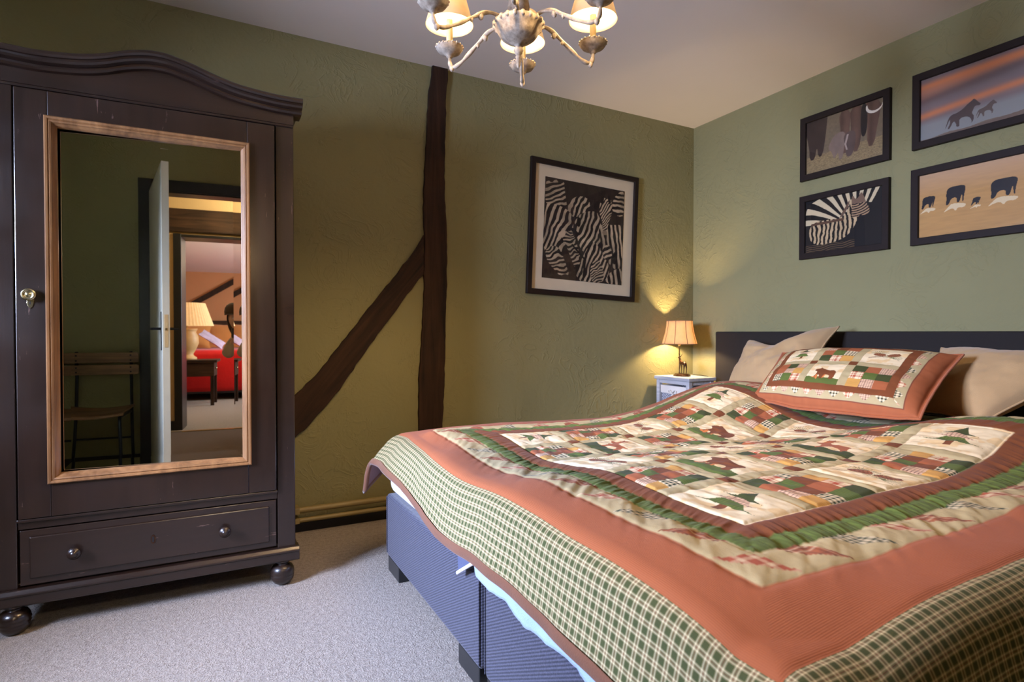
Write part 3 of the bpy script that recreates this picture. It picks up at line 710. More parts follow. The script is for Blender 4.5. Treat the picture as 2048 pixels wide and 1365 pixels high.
def picture(label, w, h, fw, pw, ph, img, M4, matted=False, dp=.022):
    e = empty('picture_frame', (0, 0, 0)); tag(e, label, 'framed picture', None if matted else 'framed wildlife photographs on the headboard wall')
    f = MB(); a, b = w / 2, h / 2
    V = []; F = []; prf = [(0, 0), (0, -dp + .002), (.002, -dp), (fw - .002, -dp), (fw, -dp + .002), (fw, -.004)]
    n = len(prf)
    for sx, sz in ((1, 1), (-1, 1), (-1, -1), (1, -1)):
        for q, y in prf: V.append((-sx * (a - q), y, -sz * (b - q)))
    for i in range(4):
        j = (i + 1) % 4
        for k in range(n - 1): F.append((i * n + k, j * n + k, j * n + k + 1, i * n + k + 1))
    f.add(V, F); f.build('frame', M['frame_black'], e)
    MB().box(-a + .004, a - .004, -.006, -.001, -b + .004, b - .004).build('mat' if matted else 'backing_board', M['mat'], e)
    ny, nx = img.shape[:2]
    X, Z = np.meshgrid(np.linspace(-pw / 2, pw / 2, nx), np.linspace(ph / 2, -ph / 2, ny))
    P = np.stack([X, np.full_like(X, -.0078), Z], -1)
    grid_mesh('photo_print', P, M['print'], e, colr=img, smooth=False, flip=True)
    mesh_obj('glass', [(-a + fw, -.0125, -b + fw), (a - fw, -.0125, -b + fw), (a - fw, -.0125, b - fw), (-a + fw, -.0125, b - fw)], [(0, 1, 2, 3)], M['glass'], e)
    e.matrix_world = M4; return e
picture('large square black-framed black and white photo of crowding zebras with cream mat', .86, .868, .034, .638, .65, img_herd(), Matrix.Translation((2.2175, YB - .002, 1.7145)) @ Matrix.Rotation(R(2.4), 4, 'Y'), True)
def rw(y0, y1, z0, z1): return Matrix.Translation((XR - .002, (y0 + y1) / 2, (z0 + z1) / 2)) @ Matrix.Rotation(R(-90), 4, 'Z')
for y0, y1, z0, z1, im, lb in ((2.326, 1.803, 1.962, 2.341, img_elephants(), 'black-framed photo of elephants and calves, upper left of the headboard wall group'),
                               (2.328, 1.804, 1.491, 1.871, img_babyzebra(), 'black-framed photo of a zebra foal in water, hung below the elephant calves'),
                               (1.694, .84, 1.976, 2.355, img_horses(), 'black-framed wide photo of two horses under an orange cloudy sky'),
                               (1.697, .84, 1.492, 1.876, img_desert(), 'black-framed wide photo of elephants seen from above on tan desert ground')):
    w_, h_ = y0 - y1, z1 - z0
    picture(lb, w_, h_, .036, w_ - .068, h_ - .068, im, rw(y0, y1, z0, z1))
CTL=[(-14,67,.775,2.47,.61),(-14,58,.765,2.26,.62),(-14,50,.735,2.06,.63),(-14,38,.70,1.77,.635),(-14,20,.70,1.35,.645),(-14,5,.70,1.0,.64),(-10,64,.86,2.40,.62),(10,10,1.251,1.13,0.649),(21,10,1.516,1.126,0.653),(32,10,1.779,1.12,0.651),(43,10,2.031,1.132,0.673),(10,21,1.255,1.383,0.652),(21,21,1.512,1.386,0.654),(32,21,1.776,1.381,0.651),(43,21,2.032,1.387,0.66),(10,32,1.246,1.646,0.62),(21,32,1.514,1.641,0.621),(32,32,1.78,1.634,0.617),(43,32,2.032,1.643,0.621),(10,43,1.26,1.894,0.625),(21,43,1.524,1.89,0.625),(32,43,1.79,1.883,0.636),(43,43,2.04,1.891,0.686),(0,0,1.029,0.881,0.636),(0,53,1.048,2.117,0.638),(53,53,2.271,2.13,0.781),(53,0,2.267,0.902,0.733),(0,9,1.009,1.111,0.644),(0,11,1.015,1.152,0.648),(0,22,1.033,1.394,0.648),(0,31,0.989,1.633,0.629),(0,42,1.02,1.872,0.625),(9,0,1.242,0.879,0.638),(11,0,1.283,0.887,0.637),(20,0,1.505,0.871,0.648),(22,0,1.549,0.876,0.647),(31,0,1.761,0.874,0.643),(42,0,2.015,0.884,0.667),(44,0,2.06,0.888,0.673),(9,53,1.269,2.109,0.632),(20,53,1.559,2.082,0.634),(33,53,1.819,2.114,0.653),(42,53,2.031,2.112,0.716),(44,53,2.07,2.12,0.722),(53,44,2.27,1.921,0.752),(53,31,2.249,1.644,0.669),(53,20,2.248,1.394,0.668),(53,11,2.259,1.17,0.728),(53,9,2.259,1.125,0.73),(-3,54.1,0.96,2.151,0.644),(-3,40,0.96,1.82,0.622),(-3,27.4,0.96,1.524,0.624),(-3,14.6,0.96,1.224,0.637),(-3,5,0.96,0.998,0.629),(-3,-3.5,0.96,0.798,0.633),(-10,58,0.795,2.242,0.655),(-10,28.7,0.795,1.555,0.624),(-10,19.7,0.795,1.343,0.656),(-10,8.9,0.795,1.09,0.65),(-10,0.9,0.795,0.901,0.649),(-10,-3.4,0.795,0.8,0.644),(-10,-11.3,0.795,0.615,0.635),(14,-3,1.359,0.81,0.628),(29.3,-3,1.72,0.81,0.64),(46,-3,2.112,0.81,0.664),(6.8,-5.5,1.19,0.751,0.629),(21.7,-5.5,1.54,0.751,0.627),(39.6,-5.5,1.96,0.751,0.642),(1.8,-10,1.072,0.645,0.63),(9.6,-10,1.257,0.645,0.638),(27.9,-10,1.685,0.645,0.65),(-13,-16,0.724,0.504,0.587),(-9.7,-16,0.801,0.504,0.601),(-0.7,-16,1.013,0.504,0.631),(12.3,-16,1.319,0.504,0.642),(-6.3,66,0.881,2.431,0.621),(7.3,66,1.202,2.431,0.623),(16.5,66,1.419,2.431,0.616),(25.2,66,1.622,2.431,0.61),(34.4,66,1.839,2.431,0.613),(44.3,66,2.072,2.431,0.64),(51.8,66,2.248,2.431,0.682),(61.4,66,2.472,2.431,0.738),(66.4,66,2.59,2.431,0.762),(69.8,66,2.67,2.431,0.768),(79,66,2.886,2.431,0.74),(79,45,2.886,1.938,0.72),(79,20,2.886,1.35,0.68),(79,0,2.886,0.88,0.7),(79,-16,2.886,0.504,0.68),(66,40,2.581,1.82,0.74),(66,20,2.581,1.35,0.69),(66,0,2.581,0.88,0.73),(66,-12,2.581,0.598,0.71),(57,1.3,2.37,0.91,0.767)]

# ------------------------------------------------------------------ patchwork colours
GRN = L(90, 106, 50); DGR = L(66, 74, 40); SAL = L(166, 96, 61); BRN = L(122, 70, 40); GLD = L(208, 158, 84); CRM = L(240, 222, 184); TAN = L(186, 170, 128); RED_ = L(176, 84, 58); PNK = L(224, 180, 150)
def wov(x, y, stops, per):
    """weave of two identical sets of threads"""
    def st(u):
        u = (u / per) % 1.0; o = np.zeros(u.shape + (3,))
        for (a, b, c) in stops: o[(u >= a) & (u < b)] = c
        return o
    return (st(x) + st(y)) / 2
def fabric(k, x, y):
    """x,y in inches; k kind index array-like scalar"""
    n = (0.93 + .14 * fbm(x * .9, y * .9, 11 + k, 3))[..., None]
    cord = (1 + .16 * np.sin(x * 2 * PI / .34 + y * .8))[..., None]
    if k == 0: return GRN * cord * n
    if k == 1: return SAL * n
    if k == 2: return BRN * n
    if k == 3: return GLD * (1 + .08 * np.sin(x * 2 * PI / .3 + y))[..., None] * n
    if k == 4: return wov(x, y, [(0, .5, L(50, 62, 44)), (.5, 1, CRM)], .62)
    if k == 5: return wov(x, y, [(0, .35, RED_), (.35, .5, CRM), (.5, .6, RED_), (.6, 1, CRM)], 1.5)
    if k == 6: return TAN * n
    if k == 7: return wov(x, y, [(0, .3, L(110, 70, 60)), (.3, 1, L(226, 190, 158))], .42)
    if k == 9: return wov(x, y, [(0, .22, L(96, 54, 40)), (.22, .5, SAL), (.5, .6, CRM), (.6, 1, SAL)], .8)
    return DGR * n
PAT4 = [[6, 0, 4, 3], [5, 1, 2, 7], [8, 7, 0, 1], [3, 5, 1, 8]]
PAT4B = [[8, 1, 7, 3], [5, 0, 2, 4], [4, 2, 1, 0], [6, 3, 5, 8]]
PAT3 = [[3, 7, 1], [5, 0, 8], [8, 1, 7]]
PAT3B = [[8, 5, 3], [1, 0, 4], [7, 2, 1]]
PAT3C = [[4, 0, 5], [1, 7, 3], [1, 8, 7]]
TREE = ([(4.1, 1.6), (4.9, 1.6), (4.9, 3.2), (4.1, 3.2)],
        [(1.0, 2.7), (2.4, 3.1), (3.8, 5.0), (5.2, 5.0), (6.6, 3.1), (8.0, 2.7), (6.2, 2.9), (4.5, 3.1), (2.8, 2.9)],
        [(1.9, 4.4), (3.1, 4.8), (4.0, 6.3), (5.0, 6.3), (5.9, 4.8), (7.1, 4.4), (5.6, 4.5), (4.5, 4.7), (3.4, 4.5)],
        [(2.4, 5.7), (3.6, 6.2), (4.5, 8.2), (5.4, 6.2), (6.6, 5.7), (5.2, 5.8), (4.5, 6.0), (3.8, 5.8)])
BEAR = [(1.6, 5.6), (2.0, 6.1), (2.6, 6.3), (2.9, 6.9), (3.3, 6.5), (3.9, 6.3), (4.6, 5.9), (5.4, 5.7), (6.4, 5.9), (7.2, 5.3), (7.6, 4.2), (7.5, 2.8), (7.3, 1.7), (6.2, 1.6), (6.4, 2.6), (5.9, 3.2), (5.0, 3.1), (4.6, 2.4), (4.6, 1.5), (3.6, 1.5), (3.7, 2.5), (3.2, 3.2), (3.0, 2.4), (2.6, 1.7), (1.9, 1.8), (2.4, 2.8), (2.5, 4.0), (2.3, 4.7), (1.5, 5.0)]
DEER = [(1.2, 5.2), (2.0, 5.8), (2.3, 6.6), (1.6, 7.6), (2.5, 7.0), (2.7, 8.0), (3.0, 7.0), (3.8, 7.6), (3.2, 6.4), (3.3, 5.6), (3.6, 4.9), (5.0, 4.7), (6.6, 4.8), (7.2, 4.4), (7.0, 3.4), (7.6, 2.2), (7.0, 1.4), (6.6, 2.4), (6.0, 3.1), (4.6, 3.0), (4.0, 2.6), (3.4, 1.6), (2.9, 1.8), (3.3, 3.0), (2.6, 3.8), (2.4, 4.8), (1.5, 4.7)]
def motif(kind, s, t, img, msk):
    """s: across (0..9, picture left to right), t: up 0..9"""
    g = fbm(s * .55 + 3, t * .55, 31, 3); bg = CRM * (0.95 + .08 * fbm(s * 2, t * 2, 5)[..., None]); st = np.clip((g - .56) * 7, 0, .55)[..., None]
    bg = bg * (1 - st) + L(226, 186, 120) * st; img[msk] = bg[msk]
    if kind == 'tree':
        for p, k in zip(TREE, (2, 0, 7, 8)):
            m_ = pip(p, s, t) & msk; img[m_] = fabric(k, s, t)[m_]
    elif kind in ('bear', 'deer'):
        m_ = msk & (t < 2.1 + .15 * np.sin(s * 2)); img[m_] = (GRN if kind == 'bear' else DGR) * .95
        m_ = pip(smoothpoly(BEAR if kind == 'bear' else DEER, 1), s, t) & msk
        img[m_] = (fabric(2, s, t) if kind == 'bear' else fabric(1, s, t))[m_]
        if kind == 'bear':
            for e in ((2.9, 2.2, .35, 1.0, .2), (4.9, 2.5, .22, .9, -.2), (2.2, 1.9, .5, .22, 0)): m_ = ell(s, t, *e) & msk; img[m_] = L(206, 122, 66)
    elif kind == 'cone':
        for k in range(16):
            q = -.5 + k * .24
            for cx_, cy_ in ((3.0, 5.2), (6.3, 3.6)):
                m_ = seg(s, t, cx_, cy_, cx_ + 2.1 * math.cos(q), cy_ + 2.1 * math.sin(q), .045) & msk; img[m_] = L(122, 124, 84)
        m_ = (seg(s, t, 1.4, 2.8, 4.2, 4.3, .13) | seg(s, t, 4.2, 4.3, 7.2, 6.1, .09)) & msk; img[m_] = L(110, 66, 42)
        for e in ((3.2, 4.9, 1.35, .75, .15), (6.3, 5.1, 1.45, .8, .35)):
            m_ = ell(s, t, *e) & msk; c = L(132, 82, 56) * (0.8 + .5 * (np.sin(s * 9) * np.sin(t * 9 + s * 3) > 0)[..., None]); img[m_] = c[m_]
def blocks(a, b, nA, nB, B, S, kinds, pats, img, sub):
    """a up, b across measured to the left of the picture"""
    p = B + S; la = nA * B + (nA - 1) * S; lb = nB * B + (nB - 1) * S
    ins = (a >= 0) & (a <= la) & (b >= 0) & (b <= lb); img[ins] = fabric(6, a, b)[ins]
    ia = np.floor(a / p).astype(int); ib = np.floor(b / p).astype(int); fa = a - ia * p; fb = b - ib * p
    cs = ins & (fa > B) & (fb > B); img[cs] = BRN * .9
    for i in range(nA):
        for j in range(nB):
            m_ = ins & (ia == i) & (ib == j) & (fa <= B) & (fb <= B); s = (B - fb) * 9 / B; t = fa * 9 / B
            if (i + j) % 2 == pats['par']: motif(kinds[(i, j)], s, t, img, m_)
            else:
                T = pats['p'][(i * 3 + j) % len(pats['p'])]; n = len(T)
                ki = np.clip((fa / B * n).astype(int), 0, n - 1); kj = np.clip(((B - fb) / B * n).astype(int), 0, n - 1)
                K = np.array(T)[ki, kj]
                for k in range(9):
                    q = m_ & (K == k)
                    if q.any(): img[q] = fabric(k, a, b)[q]
    return ins
def seamdist(a, b, nA, nB, B, S, n):
    """distance to nearest seam inside the block field"""
    p = B + S
    def d1(u):
        f = u - np.floor(u / p) * p; d = np.minimum(np.abs(f), np.abs(f - B)); d = np.minimum(d, np.abs(f - p)); return d
    return np.minimum(d1(a), d1(b))

# ------------------------------------------------------------------ bed bases, mattresses, headboard
YG = 1.515
for k, (y0, y1, lb) in enumerate(((YG + .012, 2.53, 'charcoal ribbed box-spring divan nearer the back wall'), (.51, YG - .018, 'charcoal ribbed box-spring divan nearer the camera, by the front wall'))):
    b = empty('divan', (1.9, (y0 + y1) / 2, 0)); tag(b, lb, 'bed', 'pair of divans pushed together')
    by = (y0 + y1) / 2
    MB().box(.69 - 1.9, 3.08 - 1.9, y0 - by, y1 - by, .062, .338).build('upholstered_box', M['box_fabric'], b, bevel=.014, seg=3)
    # stitched seams on the corners
    for yy in (y0 - by + .006, y1 - by - .006): MB().tube([(.6895 - 1.9, yy, .075), (.6895 - 1.9, yy, .325)], .0022, 6).build('corner_seam', M['box_fabric'], b)
    for x in (.693, 2.93):
        for yy in (y0 + .012, y1 - .162 - .012):
            MB().box(x - 1.9, x - 1.9 + .05, yy - by, yy - by + .162, 0, .066).build('leg', M['leg_black'], b, bevel=.003)
    m_ = MB().box(.695, 3.06, y0 + .008, y1 - .008, .341, .592).build('mattress', M['sheet'], bevel=.05, seg=5)
    m_.data.shade_smooth()
    tag(m_, ('white-sheeted mattress showing under the quilt hem on the divan nearer the back wall' if k == 0 else 'white-sheeted mattress on the divan nearer the camera, under the pale blue sheet'), 'mattress', 'two mattresses side by side')
hb = MB().box(3.10, 3.185, .05, 2.912, .20, 1.056).build('headboard', M['headboard'], bevel=.010, seg=3)
tag(hb, 'long black-brown fabric headboard standing against the right wall behind the pillows', 'headboard')
MB().box(3.12, 3.17, .5, .6, 0, .21).build('leg', M['leg_black'], hb); MB().box(3.12, 3.17, 2.4, 2.5, 0, .21).build('leg', M['leg_black'], hb)

# ------------------------------------------------------------------ quilt
ct = np.array(CTL); ca = ct[:, :2] / 53.0
def tps(r2): return np.where(r2 > 1e-12, r2 * np.log(np.maximum(r2, 1e-12)) * .5, 0)
nC = len(ct); D2 = ((ca[:, None] - ca[None]) ** 2).sum(-1); Kt = tps(D2) + np.eye(nC) * .004
Pm = np.c_[np.ones(nC), ca]; A_ = np.zeros((nC + 3, nC + 3)); A_[:nC, :nC] = Kt; A_[:nC, nC:] = Pm; A_[nC:, :nC] = Pm.T
tgt = ct[:, 2:5].copy(); tgt[:, 0] -= 1.03 + .0235 * ct[:, 0]; tgt[:, 1] -= .88 + .0235 * ct[:, 1]
coef = np.linalg.solve(A_, np.r_[tgt, np.zeros((3, 3))])
def quilt_flat(a, b):
    sh = a.shape; a = a.ravel() / 53; b = b.ravel() / 53; out = np.zeros((len(a), 3))
    for s in range(0, len(a), 40000):
        q = slice(s, s + 40000); d = (a[q, None] - ca[None, :, 0]) ** 2 + (b[q, None] - ca[None, :, 1]) ** 2
        out[q] = tps(d) @ coef[:nC] + coef[nC] + a[q, None] * coef[nC + 1] + b[q, None] * coef[nC + 2]
    return out.reshape(sh + (3,))
FOLD_A, FOLD_B0, FOLD_B1, IN = -14.0, -15.5, 67.0, .0235
def fold(d, r, lean):
    """d: arc length past the edge -> (outward, drop)"""
    th = np.minimum(d / r, lean); o = r * np.sin(th); z = r * (1 - np.cos(th)); rest = np.maximum(d - lean * r, 0)
    return o + rest * np.cos(lean), z + rest * np.sin(lean)
def quilt_surf(a, b, detail=True, lift=0.0):
    ac = np.clip(a, FOLD_A, 79); bc = np.clip(b, FOLD_B0, FOLD_B1)
    # the smooth field is evaluated on a coarse lattice and interpolated
    ga = np.linspace(-26, 79, 106); gb = np.linspace(-26, 79, 106); GA, GB = np.meshgrid(np.clip(ga, FOLD_A, 79), np.clip(gb, FOLD_B0, FOLD_B1), indexing='ij')
    G = quilt_surf.cache if quilt_surf.cache is not None else quilt_flat(GA, GB); quilt_surf.cache = G
    u = (ac + 26) / 105 * 105; v = (bc + 26) / 105 * 105; i = np.clip(u.astype(int), 0, 104); j = np.clip(v.astype(int), 0, 104); fu = (u - i)[..., None]; fv = (v - j)[..., None]
    off_ = (G[i, j] * (1 - fu) + G[i + 1, j] * fu) * (1 - fv) + (G[i, j + 1] * (1 - fu) + G[i + 1, j + 1] * fu) * fv
    x = 1.03 + IN * ac + off_[..., 0]; y = .88 + IN * bc + off_[..., 1]; z = off_[..., 2].copy()
    z = np.maximum(z, .606)
    wav = (fbm(b * .09 + 4, a * .02, 21, 3) - .5)
    da = np.maximum(FOLD_A - a, 0) * IN; cw = np.clip((b - 40) / 20, 0, 1); cw = cw * cw * (3 - 2 * cw); o, dz = fold(da, .075 + .03 * cw, 1.30 - .32 * cw); x = x - o - np.clip(da * 4, 0, 1) * .03 * wav; z = z - dz * (1.02 - .27 * np.clip((b - 32) / 16, 0, 1))
    wv2 = (fbm(a * .10 + 9, b * .02, 22, 3) - .5)
    d0 = np.maximum(FOLD_B0 - b, 0) * IN; o, dz = fold(d0, .09, 1.25); y = y - o - np.clip(d0 * 4, 0, 1) * .03 * wv2; z = z - dz
    d1 = np.maximum(b - FOLD_B1, 0) * IN; o, dz = fold(d1, .07, 1.30); y = y + o + np.clip(d1 * 4, 0, 1) * .04 * wv2; z = z - dz * .8
    # hem corner by the back wall kicks outward
    x = x - np.clip(d1 * 5, 0, 1) * np.clip(da * 5, 0, 1) * .015
    if detail:
        rd = np.maximum(np.abs(a - 26.5), np.abs(b - 26.5)) - 26.5
        sd = np.where(rd < 0, seamdist(a, b, 5, 5, 9, 2, 4), 9)
        puff = -.0035 * np.exp(-(sd / .35) ** 2)
        for s_ in (0, 3, 5.5, 10, 16): puff = puff - .0035 * np.exp(-((rd - s_) / .35) ** 2)
        # small gathers across the narrow bands, crumples over the field
        along = np.where(np.abs(a - 26.5) > np.abs(b - 26.5), b, a); acr = rd
        gat = np.exp(-((rd - 3.6) / 2.6) ** 2)
        puff = puff + .0075 * gat * (fbm(along * 1.5 + .5 * acr, acr * .12, 41, 3) - .5) * 2
        puff = puff + .008 * np.exp(-((rd - 8) / 3.) ** 2) * (fbm(along * .45 + .5 * acr, acr * .15, 43, 3) - .5) * 2
        inn = np.clip(-rd / 2, 0, 1)
        puff = puff + inn * (.012 * (fbm(a * .30, b * .30, 51, 3) - .5) + .011 * (fbm(a * .9 + b * .2, b * .5, 52, 2) - .5) * .75)
        puff = puff + .006 * np.clip((rd - 10) / 6, 0, 1) * (fbm(a * .12, b * .12, 53, 3) - .5) * 2
        fm = 1 - np.clip(da / .1, 0, 1); fn = 1 - np.clip(d0 / .1, 0, 1); fo = 1 - np.clip(d1 / .1, 0, 1)
        z = z + puff * fm * fn * fo + lift; x = x - puff * (1 - fm); y = y - puff * (1 - fn) + puff * (1 - fo)
    return np.stack([x, y, z], -1)
quilt_surf.cache = None
def axis_samples(): return np.r_[np.arange(-24, -.01, .25), np.arange(0, 53.01, .10), np.arange(53.25, 77.01, .25)]
aa, bb = axis_samples(), axis_samples(); A2, B2 = np.meshgrid(aa, bb, indexing='ij')
img = np.tile(SAL, A2.shape + (1,)); rd = np.maximum(np.abs(A2 - 26.5), np.abs(B2 - 26.5)) - 26.5
vert = np.abs(A2 - 26.5) > np.abs(B2 - 26.5); al = np.where(vert, B2, A2)
m_ = (rd >= 0) & (rd < 3); img[m_] = fabric(2, A2, B2)[m_]
m_ = (rd >= 3) & (rd < 5.5); cg = (GRN * (1 + .16 * np.sin(al * 2 * PI / .42 + rd * 1.2))[..., None]) * (0.92 + .16 * fbm(A2, B2, 4)[..., None]); img[m_] = cg[m_]
m_ = (rd >= 5.5) & (rd < 10); img[m_] = fabric(6, A2, B2)[m_]
# curved wedge appliques growing out of the green band
per = 6.2; ph = (al + 3.1) % per; ki = (np.floor((al + 3.1) / per).astype(int)) % 3
r2 = rd - 5.5; tw = np.clip(r2 / 4.1, 0, 1); inside = m_ & (ph > .2 + 3.9 * tw ** 1.4) & (ph < 3.3 + .9 * tw) & (r2 < 4.1)
for k, kk in ((0, 9), (1, 4), (2, 5)):
    q = inside & (ki == k); img[q] = (fabric(kk, A2, B2) * .75 + .25 * (L(170, 100, 70) if k != 1 else L(70, 80, 60)))[q] * .9
kinds = {(0, 0): 'tree', (4, 0): 'tree', (0, 4): 'tree', (4, 4): 'tree', (2, 0): 'cone', (0, 2): 'cone', (2, 4): 'cone', (4, 2): 'cone', (1, 1): 'bear', (3, 3): 'bear', (1, 3): 'deer', (3, 1): 'deer', (2, 2): 'cone'}
blocks(A2, B2, 5, 5, 9, 2, kinds, {'par': 0, 'p': [PAT4, PAT4B]}, img, 4)
t = NT('patchwork_quilt'); vc = t.new('ShaderNodeVertexColor'); vc.layer_name = 'Col'
tc = t.new('ShaderNodeTexCoord'); sp = t.new('ShaderNodeSeparateXYZ'); t.l.new(tc.outputs['UV'], sp.inputs[0])
def stripe_ramp(u):
    fr_ = t.math('FRACT', t.math('DIVIDE', u, .94))
    return t.ramp(fr_, [(0, srgb(70, 76, 44)), (.40, srgb(148, 139, 100)), (.47, srgb(216, 200, 160)), (.56, srgb(148, 139, 100)), (.64, srgb(120, 62, 54)), (.70, srgb(148, 139, 100)), (.78, srgb(216, 200, 160)), (.86, srgb(148, 139, 100)), (.93, srgb(70, 76, 44))], 'CONSTANT')
chk = t.mix(.5, stripe_ramp(sp.outputs[0]), stripe_ramp(sp.outputs[1]))
du = t.math('ABSOLUTE', t.math('SUBTRACT', sp.outputs[0], 26.5)); dv_ = t.math('ABSOLUTE', t.math('SUBTRACT', sp.outputs[1], 26.5)); dm = t.math('SUBTRACT', t.math('MAXIMUM', du, dv_), 26.5)
isV = t.math('GREATER_THAN', du, dv_); crossc = dm
ribs = t.math('SINE', t.math('MULTIPLY', dm, 2 * PI / .16)); salm = t.math('MULTIPLY', t.math('GREATER_THAN', dm, 10.0), t.math('LESS_THAN', dm, 16.0))
base_ = t.mix(t.math('MULTIPLY', salm, t.math('MULTIPLY_ADD', ribs, .16, .16)), vc.outputs[0], srgb(150, 84, 56))
fin = t.mix(t.math('GREATER_THAN', dm, 16.0), base_, chk); t.col(fin)
nv_ = t.coord('Object'); fine = t.noise(nv_, 500, 2); wr = t.noise(nv_, 60, 3, .5, .8)
t.bump(t.math('ADD', t.math('MULTIPLY', fine, .3), t.math('ADD', t.math('MULTIPLY', wr, .5), t.math('MULTIPLY', ribs, t.math('MULTIPLY', salm, .10)))), .35, .004)
t.set(.88, spec=.2); t.b.inputs['Sheen Weight'].default_value = .05; M['quilt'] = t.m
P = quilt_surf(A2, B2); QO = Vector((1.65, 1.5, .6)); P = P - np.array(QO)
uv = np.stack([A2, B2], -1)
ql = grid_mesh('quilt', P, M['quilt'], None, uv, img); ql.location = QO
tag(ql, 'patchwork quilt with trees, bears and green check border spread over the bed', 'quilt')
la = np.arange(-24, 77.1, 1.0); LA, LB = np.meshgrid(la, la, indexing='ij')
def lining_pts(a, b, th):
    e = .2; p = quilt_surf(a, b, False); q = quilt_surf(a + e, b, False) - p; r_ = quilt_surf(a, b + e, False) - p
    n = np.cross(q, r_); n /= np.linalg.norm(n, axis=-1, keepdims=True) + 1e-9; return p - n * th
P2 = lining_pts(LA, LB, .012) - np.array(QO)
grid_mesh('lining', P2, M['lining'], ql, None, None, flip=True)
bp_ = []
for a_ in np.arange(-24, 77, 1.0): bp_.append((a_, -24))
for b_ in np.arange(-24, 77, 1.0): bp_.append((77, b_))
for a_ in np.arange(77, -24, -1.0): bp_.append((a_, 77))
for b_ in np.arange(77, -24, -1.0): bp_.append((-24, b_))
bp_ = np.array(bp_); pb = lining_pts(bp_[:, 0], bp_[:, 1], .005) - np.array(QO)
# folded binding: flattened tube round the hem
nb = len(pb); V = []; F = []
inn_ = lining_pts(np.clip(bp_[:, 0], -23.0, 76.0), np.clip(bp_[:, 1], -23.0, 76.0), -.004) - np.array(QO); inb = lining_pts(np.clip(bp_[:, 0], -23.0, 76.0), np.clip(bp_[:, 1], -23.0, 76.0), .0135) - np.array(QO)
out_t = lining_pts(bp_[:, 0], bp_[:, 1], -.004) - np.array(QO); out_b = lining_pts(bp_[:, 0], bp_[:, 1], .0135) - np.array(QO); ctr = pb
dirv = (out_t + out_b) / 2 - (inn_ + inb) / 2; dirv /= np.linalg.norm(dirv, axis=1, keepdims=True) + 1e-9; tip = (out_t + out_b) / 2 + dirv * .005
for i in range(nb): V += [tuple(inn_[i]), tuple(out_t[i]), tuple(tip[i]), tuple(out_b[i]), tuple(inb[i])]
for i in range(nb):
    j = (i + 1) % nb
    for k in range(4): F.append((i * 5 + k, i * 5 + k + 1, j * 5 + k + 1, j * 5 + k))
bo = mesh_obj('hem_binding', V, F, M['binding'], ql, True)

# pale blue sheet pushed out between the mattress and the quilt hem
S_, T_ = np.meshgrid(np.linspace(0, 1, 120), np.linspace(0, 1, 24)); yy = 1.525 - S_ * 1.0
low = .378 - .034 * np.clip((S_ - .22) * 8, 0, 1) - .020 * np.sin(S_ * 9) + .02 * fbm(S_ * 12, S_ * 0 + 3, 5) - .03 * (S_ < .12) * (1 - S_ / .12) * 0
zt = .56; zz = zt + (low - zt) * T_; xx = .690 - .040 * np.sin(np.clip(T_ * 1.3, 0, 1) * PI * .5) - .016 * (fbm(S_ * 9, T_ * 2.5, 8) - .5) * 2 * T_
# rounded outer end
endr = np.clip(S_ / .06, 0, 1); xx = xx + (1 - endr) * .02
Pz = np.stack([xx, yy, zz], -1)
bs = grid_mesh('bed_sheet', Pz, M['blue_sheet'], None); sol = bs.modifiers.new('thick', 'SOLIDIFY'); sol.thickness = .003; sol.offset = 0
tag(bs, 'pale blue sheet bulging from under the quilt hem at the foot of the bed', 'sheet')
# corner of a lace-edged navy cloth
e = empty('lace_edged_cloth', (.672, 1.57, .44)); tag(e, 'small navy cloth corner with white lace edge poking out below the quilt hem', 'cloth')
def q2(y, z, x=.664): return (x - .672, y - 1.57, z - .44)
MB().add([q2(1.64, .47), q2(1.630, .318), q2(1.50, .395), q2(1.50, .47), q2(1.64, .47, .669), q2(1.630, .318, .669), q2(1.50, .395, .669), q2(1.50, .47, .669)], [(0, 1, 2, 3), (7, 6, 5, 4), (0, 4, 5, 1), (1, 5, 6, 2), (2, 6, 7, 3), (3, 7, 4, 0)]).build('cloth_corner', M['navy_cloth'], e)
lc = MB()
for k in range(16):
    f_ = k / 15; lc.lathe([(.001, -.006), (.004, -.004), (.005, 0), (.004, .004), (.001, .006)], q2(1.630 - f_ * .125, .320 + f_ * .075, .662), 8)
lc.build('lace_edge', M['lace'], e, smooth=True); lc = MB()
for k in range(12): f_ = k / 11; lc.lathe([(.001, -.006), (.0045, -.004), (.005, .002), (.001, .006)], q2(1.66 + f_ * .12, .408 + f_ * .018, .655), 8)
lc.build('lace_scallops', M['lace'], e, smooth=True)

